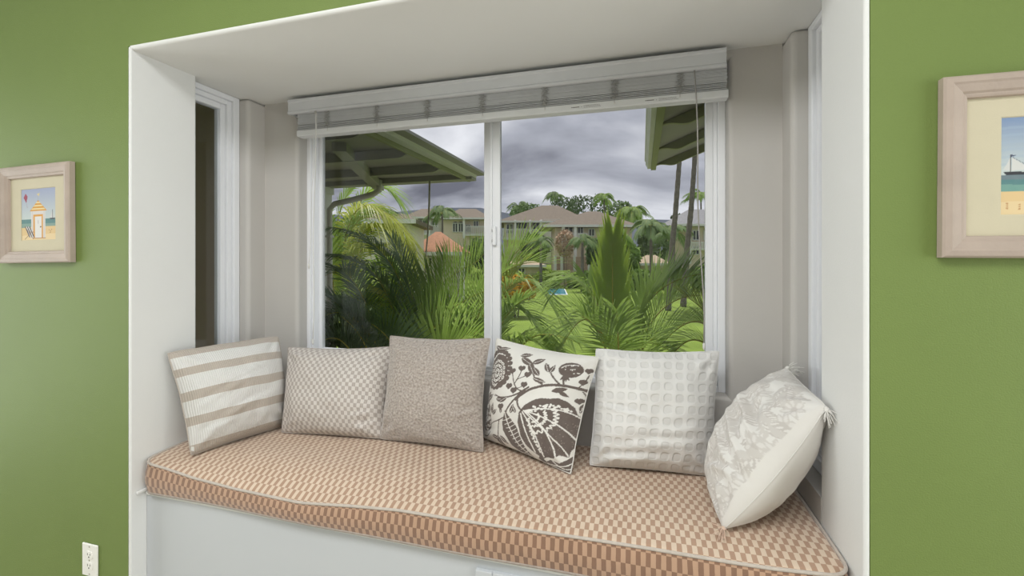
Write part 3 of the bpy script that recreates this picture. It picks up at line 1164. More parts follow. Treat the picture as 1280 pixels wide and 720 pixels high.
# 6 tasselled white print pillow against the right side
PR = Ras(500, 500, S(218, 215, 210))
GR = S(192, 186, 180)
GR2 = S(201, 196, 190)
rp = random.Random(23)
for k_ in range(150):
    x_, y_ = rp.uniform(-20, 500), rp.uniform(0, 500)
    if k_ % 3 == 0:
        an0 = rp.uniform(0, 6.28)
        for q in range(7):
            an = an0 + q * .9
            PR.leaf(x_ + 6 * math.cos(an), y_ + 6 * math.sin(an), an, 34, 20, GR2)
            PR.leaf(x_ + 10 * math.cos(an), y_ + 10 * math.sin(an), an, 24, 11, S(214, 210, 205))
        PR.ell(x_, y_, 9, 9, GR)
    else:
        an = rp.uniform(0, 6.28)
        PR.curve([(x_, y_), (x_ + 40 * math.cos(an), y_ + 40 * math.sin(an)), (x_ + 80 * math.cos(an + .5), y_ + 80 * math.sin(an + .5))], 3, GR)
        for q in range(5):
            s_ = q / 5
            cx_, cy_ = x_ + 75 * s_ * math.cos(an + .3 * s_), y_ + 75 * s_ * math.sin(an + .3 * s_)
            PR.leaf(cx_, cy_, an + .9, 34, 15, GR); PR.leaf(cx_, cy_, an - .7, 34, 15, GR2)
            PR.leaf(cx_, cy_, an + .9, 24, 6, S(216, 212, 207))


def paint_print(u, v, front):
    c = PR.sample((1 - u) * 499, (1 - v) * 499).copy()
    plain = (~front) | (u > .96)
    c[plain] = S(218, 214, 208)[:3]
    return c


PRINTF = attr_mat('printed_white_linen', weave=.25)
B6 = at(903, 664, z=SB)
p6, v6, i6, n6 = pillow('tasselled_pillow', [(.235, .42, SB + .004), (B6.x, B6.y, SB), at(1034, 507, x=XR - .012), at(982, 458, y=.47)], .23, PRINTF,
       'plump white pillow with faint leaf print and corner tassels against the side wall', n=200, seed=6, wr=.0055, pinch=(.0, -.19, .0, .02), paint=paint_print, pipemat=OFFW, expo=.6, seamr=.0012,
       folds=[(.25, .3, -.2, .5, .014, .05), (.35, 0, -.25, .45, .013, .05), (.3, -.25, -.2, .4, .010, .05), (.55, -.5, .4, .4, .008, .05), (.1, .6, -.2, .5, .006, .06)])


def tassel(base, d, ln, name='tassel', col=None):
    d = Vector(d).normalized()
    mb = MB()
    rt_ = random.Random(int(base.x * 1000))
    mb.tube([base, base + d * .006, base + d * .012, base + d * .016], [.003, .0065, .006, .004], 8)
    for q in range(26):
        s_ = Vector((rt_.gauss(0, 1), rt_.gauss(0, 1), rt_.gauss(0, 1))) * .007
        e_ = base + d * ln * rt_.uniform(.8, 1.05) + s_ * 1.3
        mb.tube([base + d * .012, base + d * .02 + s_ * .7, e_], [.0012, .0012, .0009], 4)
    return mb.build(name, col or OFFW, p6, smooth=True)


NT = 200
tassel(Vector(v6[i6[(1, NT, 0)]]) + Vector((0, 0, .006)), (-.12, -.35, -.02), .042, col=mat('tassel_pink_beige', S(208, 180, 160), .9, .06, 60, sheen=.3))
tassel(Vector(v6[i6[(1, NT, NT)]]), (.0, -.35, -.4), .04)
tassel(Vector(v6[i6[(1, 0, NT)]]), (.25, -.35, .05), .045)

# ------------------------------------------------------------------ framed beach prints
FRAMEW = mat('pickled_wood', S(174, 158, 146), .55, .10, 9, .25, 120, detail=6)
MATB = mat('cream_mat_board', S(198, 189, 164), .85, .02, 20, .1, 500)
PGLASS = glass_mat('picture_glass')
PRINTA = attr_mat('art_print', .7, 0)


def framed(name, xc, zc_, w_, h_, tilt, ras, label):
    root = empty(name, (xc, -.001, zc_ - h_ / 2), label, 'picture', 'framed beach prints on the green wall')
    ca, sa = math.cos(tilt), math.sin(tilt)

    def R(x, y, z):
        return (xc + x * ca - z * sa, y, zc_ + x * sa + z * ca)
    # moulding profile: (distance from outer edge, y)
    prof = [(0, -.002), (0, -.019), (.004, -.023), (.014, -.025), (.018, -.0225), (.022, -.0215), (.032, -.0185), (.036, -.0150), (.039, -.0145), (.043, -.0125), (.0445, -.0055), (.0445, -.002)]
    hw, hh = w_ / 2, h_ / 2
    for k_ in range(4):
        mb = MB()
        for d, y in prof:
            if k_ == 0: a, b = (-hw + d, hh - d), (hw - d, hh - d)
            elif k_ == 1: a, b = (hw - d, hh - d), (hw - d, -hh + d)
            elif k_ == 2: a, b = (hw - d, -hh + d), (-hw + d, -hh + d)
            else: a, b = (-hw + d, -hh + d), (-hw + d, hh - d)
            mb.v += [R(a[0], y, a[1]), R(b[0], y, b[1])]
        m = len(prof)
        for i in range(m):
            j = (i + 1) % m
            mb.f.append((2 * i, 2 * i + 1, 2 * j + 1, 2 * j))
        mb.f.append(tuple(2 * i for i in range(m)))
        mb.f.append(tuple(2 * i + 1 for i in range(m))[::-1])
        mb.build('frame_rail', FRAMEW, root)
    iw, ih = hw - .0435, hh - .0435
    aw, ah = .0975, .0985
    # mat board with a bevelled window
    mb = MB()
    o_ = [(-iw, -ih), (iw, -ih), (iw, ih), (-iw, ih)]
    q_ = [(-aw, -ah), (aw, -ah), (aw, ah), (-aw, ah)]
    b_ = [(-aw + .002, -ah + .002), (aw - .002, -ah + .002), (aw - .002, ah - .002), (-aw + .002, ah - .002)]
    for l_, y in ((o_, -.0055), (q_, -.0055), (b_, -.0038)):
        mb.v += [R(x, y, z) for x, z in l_]
    for k_ in range(4):
        j = (k_ + 1) % 4
        mb.f.append((k_, j, 4 + j, 4 + k_))
        mb.f.append((4 + k_, 4 + j, 8 + j, 8 + k_))
    mb.build('mat_board', MATB, root, recalc=False)
    # print
    n = 150
    mb = MB()
    for j in range(n + 1):
        for i in range(n + 1):
            mb.v.append(R(-aw + 2 * aw * i / n, -.0036, -ah + 2 * ah * j / n))
    for j in range(n):
        for i in range(n):
            a = j * (n + 1) + i
            mb.f.append((a, a + 1, a + n + 2, a + n + 1))
    o = mb.build('print', PRINTA, root, recalc=False)
    ii, jj = np.meshgrid(np.arange(n + 1), np.arange(n + 1))
    c = .82 * ras.sample(ii.ravel() / n * (ras.w - 1), (1 - jj.ravel() / n) * (ras.h - 1))
    full = np.ones(((n + 1) ** 2, 4), np.float32); full[:, :3] = c
    ca_ = o.data.color_attributes.new('print', 'FLOAT_COLOR', 'POINT')
    ca_.data.foreach_set('color', full.ravel())
    bk = MB()
    bk.v = [R(x, y, z) for y in (-.0015, -.003) for x, z in ((-iw, -ih), (iw, -ih), (iw, ih), (-iw, ih))]
    bk.f = [(0, 1, 2, 3), (4, 7, 6, 5), (0, 4, 5, 1), (1, 5, 6, 2), (2, 6, 7, 3), (3, 7, 4, 0)]
    bk.build('backing', MATB, root)
    return root


# beach hut (drawing space 200 x 300 stretched over the print)
BH = Ras(200, 300, S(170, 180, 210))
for y in range(300):
    q = y / 180
    c = np.array(S(164, 172, 202)[:3]) * max(0, 1 - q) + np.array(S(206, 216, 212)[:3]) * min(1, q)
    BH.a[y] = c
BH.poly([(0, 176), (200, 176), (200, 225), (0, 225)], S(96, 140, 140))
BH.poly([(0, 200), (200, 205), (200, 226), (0, 226)], S(134, 164, 154))
BH.poly([(0, 224), (200, 220), (200, 300), (0, 300)], S(232, 200, 146))
BH.poly([(0, 270), (200, 262), (200, 300), (0, 300)], S(240, 214, 166))
BH.poly([(58, 130), (138, 130), (138, 288), (58, 288)], S(226, 220, 216))
for xx in (66, 132): BH.line([(xx, 130), (xx, 288)], 1.5, S(205, 198, 196))
BH.poly([(50, 130), (98, 68), (148, 130)], S(222, 160, 62))
for k_ in range(3):
    yb_ = 122 - k_ * 18
    hw_ = 40 - k_ * 13
    BH.poly([(98 - hw_, yb_), (98 + hw_, yb_), (98 + hw_ - 6, yb_ - 7), (98 - hw_ + 6, yb_ - 7)], S(244, 222, 166))
BH.poly([(70, 150), (126, 150), (126, 285), (70, 285)], S(226, 164, 72))
BH.poly([(79, 162), (117, 162), (117, 285), (79, 285)], S(236, 232, 228))
BH.ell(112, 222, 4, 4, S(70, 60, 56))
BH.line([(98, 184), (98, 205)], 3, S(200, 190, 190))
BH.line([(98, 68), (98, 40)], 2, S(180, 170, 160))
BH.poly([(90, 34), (108, 28), (104, 46)], S(226, 206, 150))
BH.poly([(26, 26), (38, 44), (30, 82), (14, 50)], S(166, 74, 92))
BH.line([(30, 82), (36, 110)], 1.2, S(160, 120, 130))
for k_, c in enumerate((S(62, 74, 100), S(226, 222, 216), S(62, 74, 100), S(226, 222, 216), S(62, 74, 100))):
    x_ = 20 + k_ * 6
    BH.poly([(x_, 218), (x_ + 6, 218), (x_ + 32, 280), (x_ + 26, 280)], c)
BH.line([(20, 216), (70, 292)], 3, S(150, 120, 90)); BH.line([(60, 250), (20, 292)], 3, S(150, 120, 90)); BH.line([(46, 248), (76, 252)], 3, S(150, 120, 90))
BH.line([(66, 286), (140, 286)], 3, S(180, 130, 80))
BH.poly([(162, 174), (196, 174), (190, 182), (168, 182)], S(70, 74, 84))
BH.line([(180, 174), (180, 128)], 1.5, S(90, 90, 96)); BH.poly([(178, 136), (178, 172), (164, 172)], S(214, 214, 212)); BH.poly([(182, 146), (182, 172), (194, 172)], S(206, 208, 208))
for (x_, y_) in ((160, 242), (168, 248), (174, 240), (166, 256)): BH.ell(x_, y_, 3, 2, S(170, 120, 80))
# schooner on a bay
SH = Ras(300, 300, S(120, 150, 190))
for y in range(300):
    q = min(1, y / 165)
    SH.a[y] = np.array(S(128, 152, 190)[:3]) * (1 - q) + np.array(S(206, 216, 214)[:3]) * q
for k_ in range(6):
    SH.poly([(0, 30 + k_ * 22), (300, 22 + k_ * 22), (300, 27 + k_ * 22), (0, 38 + k_ * 22)], S(170, 188, 208), .35)
SH.poly([(0, 176), (300, 176), (300, 228), (0, 228)], S(92, 138, 140))
SH.poly([(0, 176), (300, 176), (300, 190), (0, 190)], S(112, 132, 140))
SH.poly([(0, 205), (300, 210), (300, 230), (0, 228)], S(120, 166, 156))
SH.poly([(0, 226), (300, 224), (300, 300), (0, 300)], S(236, 204, 150))
SH.poly([(0, 258), (300, 250), (300, 300), (0, 300)], S(240, 214, 166))
SH.poly([(8, 166), (68, 168), (60, 176), (14, 176)], S(52, 54, 62))
SH.line([(26, 168), (26, 116)], 2, S(70, 66, 64)); SH.line([(66, 164), (80, 158)], 1.5, S(70, 66, 64))
SH.poly([(24, 126), (24, 164), (8, 160)], S(220, 220, 216)); SH.poly([(29, 124), (76, 160), (29, 164)], S(222, 222, 218)); SH.line([(29, 122), (78, 158)], 1.2, S(90, 90, 92))
SH.poly([(26, 114), (40, 118), (26, 122)], S(70, 80, 110))
SH.poly([(180, 150), (230, 150), (222, 160), (188, 160)], S(80, 70, 70))
SH.line([(205, 150), (205, 80)], 2, S(80, 76, 74)); SH.poly([(207, 84), (207, 146), (240, 144)], S(226, 226, 222)); SH.poly([(202, 92), (202, 146), (178, 144)], S(216, 218, 216))
for k_ in range(9): SH.ell(18 + k_ * 30 % 60, 262 + (k_ * 17) % 20, 3, 2, S(206, 160, 110))
framed('framed_beach_hut_print', -2.185, 1.4265, .398, .366, .012, BH, 'small framed beach hut print with a striped deck chair on the green wall')
framed('framed_sailing_ship_print', .7865, 1.4385, .398, .366, -.007, SH, 'framed print of a sailing ship above a sandy beach on the green wall')

# ------------------------------------------------------------------ wall outlet
ou = empty('wall_outlet', (-1.906, 0, .116), 'white double wall outlet low on the green wall beside the bench', 'outlet')
ox, oz = -1.906, .1745
bx('cover_plate', OUTW, ox - .0385, ox + .0385, -.0065, -.0004, oz - .058, oz + .058, ou, .0035, 3)
for s_ in (-1, 1):
    zc_ = oz + s_ * .0195
    mb = MB()
    pts = []
    for i in range(20):
        an = 2 * math.pi * i / 20
        pts.append((ox + max(-.0172, min(.0172, .0195 * math.cos(an))), -.0062, zc_ + max(-.0138, min(.0138, .0165 * math.sin(an)))))
    rc_ = mb.prism(pts, (0, -.0022, 0)).build('receptacle', OUTW, ou)
    bx('slot', DARK, ox - .0075, ox - .0055, -.0087, -.0083, zc_ - .001, zc_ + .0075, rc_)
    bx('slot', DARK, ox + .0050, ox + .0070, -.0087, -.0083, zc_, zc_ + .0068, rc_)
    MB().tube([(ox, -.0083, zc_ - .0065), (ox, -.0087, zc_ - .0065)], .0027, 10).build('ground_slot', DARK, rc_)
for zz_ in (oz + .049, oz, oz - .049):
    MB().tube([(ox, -.0060, zz_), (ox, -.0072, zz_)], .0032, 12).build('screw', METAL, ou)

# ================================================================== outside
GZ = -2.0                    # garden level below the room floor


def terr(Z):
    """ground height by distance from the house: flat garden, then a rising slope"""
    if Z < 60: return GZ
    if Z < 68: return GZ + (Z - 60) / 8 * 2.6
    if Z < 140: return GZ + 2.6 + (Z - 68) / 72 * 2.5
    return GZ + 5.1 + (Z - 140) * .02


def onground(u, Z):
    """point of the ground below pixel column u at forward distance Z"""
    p = CAM + (FW + RT * ((u - 640) / F)) * Z
    p.z = terr(Z)
    return p


GRASS = mat('lawn_grass', S(114, 136, 52), .9, .2, .5, .6, 30, detail=6)
SOIL = mat('garden_soil', S(92, 84, 62), .95, .2, 2, .5, 40)
SHING = mat('brown_shingle', S(122, 112, 100), .9, .12, 3, .6, 18)
SHINGG = mat('grey_shingle', S(138, 138, 140), .9, .1, 3, .6, 18)
TILEO = mat('terracotta_tile', S(172, 128, 100), .85, .12, 4, .6, 22)
TANROOF = mat('tan_roof', S(176, 158, 136), .9, .08, 3, .4, 20)
STUCCO = mat('cream_stucco', S(224, 210, 190), .85, .04, 2, .2, 40)
STUCCOW = mat('white_stucco', S(226, 222, 210), .85, .03, 2, .2, 40)
TRIMW = mat('house_white_trim', S(230, 230, 226), .6, .02, 4)
WINDK = mat('dark_house_window', S(48, 52, 54), .15, .1, 2, spec=.6)
PINKWALL = mat('pink_stone_wall', S(190, 160, 142), .9, .18, 4, .5, 12)
WATER = mat('pool_water', S(92, 178, 202), .08, .08, 3, .2, 6, spec=.6)
EAVEG = mat('eave_olive_paint', S(150, 155, 118), .6, .04, 3)
EAVED = mat('soffit_grey_paint', S(160, 160, 153), .65, .05, 3)
EAVEL = mat('gutter_pale_paint', S(212, 214, 208), .5, .04, 3)
WINGW = mat('wing_wall_stucco', S(150, 138, 116), .9, .06, 2, .2, 60)
TRUNKM = mat('coconut_trunk_bark', S(118, 110, 104), .95, .22, 6, .6, 14)
LEAFA = mat('areca_leaf', S(154, 182, 90), .42, .28, 1.8, spec=.5, transl=.5)
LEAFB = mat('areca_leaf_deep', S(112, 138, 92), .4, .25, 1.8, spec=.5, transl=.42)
LEAFS = mat('areca_new_leaf', S(176, 200, 84), .42, .2, 2.4, spec=.45, transl=.5)
LEAFY = mat('areca_leaf_yellowing', S(182, 190, 88), .45, .28, 2.2, spec=.45, transl=.5)
RACH = mat('areca_rachis', S(176, 170, 74), .5, .12, 4)
STEMM = mat('areca_cane', S(132, 138, 72), .55, .2, 6)
FARP = mat('far_palm_leaf', S(110, 132, 84), .7, .25, .6, transl=.2)
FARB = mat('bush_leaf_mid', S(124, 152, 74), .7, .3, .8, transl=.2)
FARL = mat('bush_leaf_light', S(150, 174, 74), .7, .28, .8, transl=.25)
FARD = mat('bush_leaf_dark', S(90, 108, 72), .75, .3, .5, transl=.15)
FARBR = mat('bush_leaf_russet', S(192, 166, 140), .8, .25, 1.2, transl=.15)
FARO = mat('bush_leaf_croton', S(196, 156, 52), .7, .35, 2.0, transl=.25)
HILLM = mat('hill_green_haze', S(92, 98, 108), .95, .1, .01)

# ------------------------------------------------------------------ ground and hills
mb = MB()
Zs = [2.2, 6, 14, 25, 40, 55, 60, 62, 64, 66, 68, 75, 90, 110, 140, 220, 420]
rows_ = []
for Z in Zs:
    half = 30 + Z * 1.4
    for k_ in range(13):
        X = -half + 2 * half * k_ / 12
        p = CAM + FW * Z + RT * X
        mb.v.append((p.x, max(p.y, .76), terr(Z)))
for i in range(len(Zs) - 1):
    for k_ in range(12):
        a = i * 13 + k_
        mb.f.append((a, a + 1, a + 14, a + 13))
struct(mb.build('lawn_ground', GRASS, recalc=False))
SLABG = mat('bounce_slab', S(150, 146, 138), .9, .1, 2, .3, 30)
struct(bx('bounce_slab', SLABG, -9, 5, .77, 8.5, GZ + .002, GZ + .04))  # unseen grey slab, added to cut green bounce light on the eaves
mb = MB()
nh = 60
for k_ in range(nh + 1):
    u = -900 + 3000 * k_ / nh
    vt = 266 + 5 * math.sin(k_ * .55) + 3 * math.sin(k_ * 1.4) - (6 if 480 < u < 600 else 0) + (10 if u > 640 else 0)
    mb.v += [at(u, 331, Z=800), at(u, (vt + 328) / 2 + 8, Z=900), at(u, vt, Z=1000)]
for k_ in range(nh):
    for q in range(2):
        a = k_ * 3 + q
        mb.f.append((a, a + 3, a + 4, a + 1))
struct(mb.build('hills', HILLM, recalc=False))

# ------------------------------------------------------------------ the two wings of the house that flank the bay
GX = at(597, 212, y=4.7).x           # outer edge of the left gutter
lw = empty('left_wing', (-4.2, 2.6, GZ), 'dark grey eave with gutter, corner post and downspout of the neighbouring wing', 'house wing')
mb = MB().box(-7.5, -2.95, .262, 2.3, GZ, 2.44)
mb.build('wall', WINGW, lw)
mb = MB()
mb.prism([(GX + .10, 0.262, 2.44), (-7.5, .262, 2.44), (-7.5, 4.78, 2.44), (GX - .02 + .12, 4.78, 2.44)], (0, 0, .03)).build('soffit', EAVED, lw)
mb = MB().prism([(GX + .05, .262, 2.475), (-4.6, .262, 3.4), (-7.5, .262, 2.475)], (0, 4.5, 0))
mb.build('roof', SHINGG, lw)
# gutter, open K profile
gp = [(GX, 2.515), (GX, 2.50), (GX - .010, 2.49), (GX - .010, 2.455), (GX - .03, 2.425), (GX - .035, 2.405), (GX - .13, 2.405), (GX - .13, 2.515), (GX - .122, 2.515), (GX - .122, 2.415), (GX - .04, 2.415), (GX - .018, 2.455), (GX - .018, 2.493), (GX - .008, 2.502), (GX - .008, 2.515)]
gp = [(x + .0, z) for x, z in gp]
mb = MB()
n_ = len(gp)
mb.v = [(x, .262, z) for x, z in gp] + [(x, 4.74, z) for x, z in gp]
mb.f = [(i, (i + 1) % n_, n_ + (i + 1) % n_, n_ + i) for i in range(n_)]
mb.f += [tuple(range(n_)), tuple(range(2 * n_ - 1, n_ - 1, -1))]
mb.build('gutter', EAVEL, lw)
bx('fascia', EAVEG, GX - .165, GX - .131, .262, 4.76, 2.36, 2.47, lw)
bx('end_beam', EAVED, -7.5, GX - .05, 4.60, 4.78, 2.37, 2.439, lw)
# rafters with rounded tails
raf = None
for y in (1.5, 2.3, 3.1, 3.9):
    if raf is None:
        pts = [(GX - .18, y, 2.439)]
        for i in range(9):
            an = math.pi / 2 * i / 8
            pts.append((GX - .18 - .14 * (1 - math.cos(an)), y, 2.43 - .09 * math.sin(an)))
        pts += [(-4.6, y, 2.34), (-4.6, y, 2.439)]
        raf = MB().prism(pts, (0, .05, 0)).build('rafter', EAVED, lw)
        y_f = y
    else:
        c = raf.copy(); COL.objects.link(c); c.location = raf.location + Vector((0, y - y_f, 0))
MB().bar(at(424, 183, z=2.40), at(474, 234, z=2.37), .14, .10).build('hip_rafter', EAVED, lw)
PC = at(405.5, 300, y=4.7)
bx('corner_post', EAVEL, PC.x - .10, PC.x + .085, 4.60, 4.77, GZ, 2.40, lw, .006)
bx('post_cap', EAVEL, PC.x - .13, PC.x + .11, 4.58, 4.79, 2.27, 2.369, lw, .006)
dsp = [at(474, 225, y=4.55), at(474, 238, y=4.55), at(466, 243, y=4.56), at(440, 250, y=4.56), at(418, 255, y=4.56), at(412, 262, y=4.56), at(412, 300, y=4.56)]
dsp.append(Vector((dsp[-1].x, dsp[-1].y, GZ + .02)))
MB().tube(dsp, .042, 10).build('downspout', EAVEL, lw, smooth=True)
for zz_ in (1.6, .4):
    bx('downspout_strap', EAVEL, dsp[-1].x - .05, dsp[-1].x + .05, 4.51, 4.60, zz_, zz_ + .03, lw)
bx('deck', TANROOF, -7.5, -2.95, 2.3, 4.8, -.3, -.15, lw)
# thin rope hanging from the eave
rp0 = at(537, 223, y=4.55); rp0.z = 2.37
rpe = at(532, 322, y=4.55)
ropeo = MB().tube([rp0, at(536.5, 255, y=4.55), at(535, 290, y=4.55), rpe, rpe + Vector((-.01, 0, -1.2))], [.012, .013, .011, .009, .008], 6).build('hanging_rope', mat('rope_fibre', S(170, 168, 146), .9, .2, 20), smooth=True)
tag(ropeo, 'thin pale rope hanging straight down from the grey eave', 'rope')

rw_ = empty('right_wing', (1.8, 2.6, GZ), 'olive eave corner with curved rafter tails of the opposite wing', 'house wing')
ang = math.tan(math.radians(21))
EX = .035
bx('wall', WINGW, 1.35, 4.5, .262, 4.0, GZ, 2.85, rw_)


def zr(x): return 2.455 + (x - .2) * ang


mb = MB().prism([(EX + .12, .262, zr(EX + .12)), (3.4, .262, zr(3.4)), (3.4, .262, zr(3.4) + .03), (EX + .12, .262, zr(EX + .12) + .03)], (0, 4.50, 0))
mb.build('soffit', EAVED, rw_)
mb = MB().prism([(EX + .03, .262, zr(EX) + .06), (3.45, .262, zr(3.4) + .06), (3.45, .262, zr(3.4) + .14), (EX + .03, .262, zr(EX) + .12)], (0, 4.53, 0))
mb.build('roof', SHINGG, rw_)
mb = MB()
gp2 = [(EX, 2.53), (EX, 2.50), (EX + .012, 2.49), (EX + .012, 2.45), (EX + .03, 2.42), (EX + .035, 2.40), (EX + .075, 2.40), (EX + .075, 2.53), (EX + .067, 2.53), (EX + .067, 2.41), (EX + .042, 2.41), (EX + .02, 2.452), (EX + .02, 2.494), (EX + .008, 2.504), (EX + .008, 2.53)]
n_ = len(gp2)
mb.v = [(x, .262, z) for x, z in gp2] + [(x, 4.74, z) for x, z in gp2]
mb.f = [(i, (i + 1) % n_, n_ + (i + 1) % n_, n_ + i) for i in range(n_)]
mb.f += [tuple(range(n_)), tuple(range(2 * n_ - 1, n_ - 1, -1))]
mb.build('gutter', EAVEL, rw_)
bx('fascia', EAVEG, EX + .076, EX + .135, .262, 4.76, 2.385, 2.50, rw_)
raf = None
for y in (2.05, 2.95, 3.85, 4.66):
    if raf is None:
        pts = [(EX + .136, y, zr(EX + .136) - .002)]
        # ogee tail: dips below the soffit, then runs up the slope
        for i in range(15):
            q = i / 14
            x_ = EX + .136 + .32 * q
            dip = .02 + .075 * (1 - math.cos(math.pi * min(1, q * 1.25))) / 2
            pts.append((x_, y, zr(x_) - dip - .02 * math.sin(math.pi * min(1, q * 1.0)) ** 2 * q))
        pts += [(1.349, y, zr(1.349) - .095), (1.349, y, zr(1.349) - .002)]
        raf = MB().prism(pts, (0, .045, 0)).build('rafter', EAVEG, rw_)
        y_f = y
    else:
        c = raf.copy(); COL.objects.link(c); c.location = raf.location + Vector((0, y - y_f, 0))
# roof over the bay and the house itself (kept out of the window's view)
struct(bx('roof_bay', SHINGG, XL - .3, XR + .17, .251, .80, ZC + .081, ZC + .16))


# ------------------------------------------------------------------ foliage builders
def bezier3(p0, pm, p2, tm, n):
    """quadratic curve through p0, pm (at tm), p2"""
    c = (pm - p0 * (1 - tm) ** 2 - p2 * tm ** 2) / (2 * tm * (1 - tm))
    pts, tan = [], []
    for i in range(n + 1):
        t_ = i / n
        pts.append(p0 * (1 - t_) ** 2 + c * 2 * t_ * (1 - t_) + p2 * t_ * t_)
        tan.append(((c - p0) * (1 - t_) + (p2 - c) * t_).normalized())
    return pts, tan


def leaflet(p, d, dn, ln, wd, droop, wv=None):
    """strip of a leaflet: p base, d direction, dn gravity, returns verts and faces"""
    s_ = d.cross(wv if wv is not None else dn)
    if s_.length < 1e-3: s_ = d.cross(Vector((1, 0, 0)))
    s_.normalize()
    vs_ = []
    for q, w_ in ((0, .35), (.25, 1), (.6, .8), (1, 0)):
        c = p + d * (ln * q) + dn * (droop * ln * q * q)
        if w_ > 0: vs_ += [c - s_ * wd * w_ / 2, c + s_ * wd * w_ / 2]
        else: vs_.append(c)
    return vs_, [(0, 1, 3, 2), (2, 3, 5, 4), (4, 5, 6)]


DN = Vector((0, 0, -1))


def frond(root, p0, pm, p2, nl, L_, wd, mt, rnd_, lift=.35, droop=.35, a0=.6, a1=1.15, start=.16, rr=.010, single=False, facing=None, rmat=None, tm=.55, name='frond'):
    pts, tan = bezier3(p0, pm, p2, tm, 24)
    rad = [rr * (1 - .8 * i / 24) for i in range(25)]
    ra = MB().tube(pts, rad, 5)
    objs = []
    body = MB()
    for i in range(nl):
        t_ = start + (1 - start) * (i + .5) / nl
        fi = t_ * 24
        k0 = min(int(fi), 23)
        p = pts[k0].lerp(pts[k0 + 1], fi - k0)
        tg = tan[k0]
        nrm = (facing if facing is not None else Vector((0, 0, 1)))
        nrm = nrm - tg * nrm.dot(tg)
        if nrm.length < .15:
            nrm = -FW - tg * (-FW).dot(tg)
        nrm.normalize()
        sd = tg.cross(nrm).normalized()
        an = a0 + (a1 - a0) * t_
        ln = L_ * (.45 + .75 * math.sin(math.pi * (.12 + .80 * t_))) * rnd_.uniform(.9, 1.08)
        for s2 in (-1, 1):
            d = (sd * s2 * math.cos(an) + tg * math.sin(an) + nrm * lift * rnd_.uniform(.85, 1.15))
            d += Vector((rnd_.uniform(-.03, .03), rnd_.uniform(-.03, .03), rnd_.uniform(-.03, .03)))
            d.normalize()
            vs_, fs = leaflet(p, d, DN, ln, wd * rnd_.uniform(.85, 1.15), droop * rnd_.uniform(.8, 1.2), nrm)
            if single:
                objs.append((vs_, fs))
            else:
                body.add(vs_, fs)
    if single:
        fo = ra.build(name, rmat or RACH, root, smooth=True, recalc=False)
        for vs_, fs in objs:
            MB().add(vs_, fs).build('leaflet', mt, fo, recalc=False)
    else:
        fo = body.build(name, mt, root, recalc=False)
        ra.build('rachis', rmat or RACH, fo, smooth=True, recalc=False)
    return fo


def areca(name, label, base, fr, seed, canes=5, group='areca palms below the window'):
    """base: ground point; fr: list of fronds given by pixel paths (u,v,y)"""
    rnd_ = random.Random(seed)
    root = empty(name, base, label, 'palm', group)
    top = Vector(base) + Vector((0, 0, 1.5))
    for k_ in range(canes):
        an = k_ * 2.4
        a = Vector(base) + Vector((.12 * math.cos(an), .12 * math.sin(an), 0))
        b = top + Vector((.22 * math.cos(an), .22 * math.sin(an), rnd_.uniform(-.2, .1)))
        MB().tube([a, a.lerp(b, .5) + Vector((.03, 0, 0)), b], [.035, .03, .022], 8).build('cane', STEMM, root, smooth=True)
    for f_ in fr:
        (a, m, e_), kw = f_
        A, M_, E_ = [at(q[0], q[1], y=q[2]) for q in (a, m, e_)]
        kw = dict(kw)
        nl = kw.pop('nl', 40); L_ = kw.pop('L', .42); wd = kw.pop('wd', .022); mt = kw.pop('mt', LEAFA)
        if not kw.get('single'):
            nl = int(nl * 1.12); L_ *= 1.14
        fo = frond(root, A, M_, E_, nl, L_, wd, mt, rnd_, **kw)
        st = top + Vector((rnd_.uniform(-.12, .12), rnd_.uniform(-.12, .12), rnd_.uniform(-.1, .1)))
        MB().tube([st, st.lerp(A, .55) + Vector((0, 0, .06)), A], [.02, .014, .0095], 6).build('petiole', STEMM, fo, smooth=True)
    return root


def onlawn(u, y):
    p = at(u, 400, y=y)
    return Vector((p.x, p.y, GZ + .04))


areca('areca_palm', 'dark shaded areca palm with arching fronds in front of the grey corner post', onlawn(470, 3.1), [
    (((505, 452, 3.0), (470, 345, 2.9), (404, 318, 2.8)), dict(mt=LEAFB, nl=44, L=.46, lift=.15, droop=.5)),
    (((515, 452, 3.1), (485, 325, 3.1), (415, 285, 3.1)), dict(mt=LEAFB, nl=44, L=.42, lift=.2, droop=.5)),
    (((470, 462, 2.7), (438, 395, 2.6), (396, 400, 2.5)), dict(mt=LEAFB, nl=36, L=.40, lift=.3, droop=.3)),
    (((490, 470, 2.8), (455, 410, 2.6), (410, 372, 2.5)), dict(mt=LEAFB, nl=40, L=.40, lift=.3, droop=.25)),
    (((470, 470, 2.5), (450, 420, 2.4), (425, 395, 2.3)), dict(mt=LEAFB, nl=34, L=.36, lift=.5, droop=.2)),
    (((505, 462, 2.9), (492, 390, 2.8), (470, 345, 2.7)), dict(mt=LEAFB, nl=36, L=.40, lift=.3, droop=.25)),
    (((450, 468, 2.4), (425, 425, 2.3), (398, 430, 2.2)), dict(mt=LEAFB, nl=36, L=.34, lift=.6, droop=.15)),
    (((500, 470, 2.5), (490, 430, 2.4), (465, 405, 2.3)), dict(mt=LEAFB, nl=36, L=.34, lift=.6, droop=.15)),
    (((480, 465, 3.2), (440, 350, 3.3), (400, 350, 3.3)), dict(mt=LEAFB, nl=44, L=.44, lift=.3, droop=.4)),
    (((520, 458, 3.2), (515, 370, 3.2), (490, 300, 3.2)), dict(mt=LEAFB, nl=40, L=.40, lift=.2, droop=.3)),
], 3)
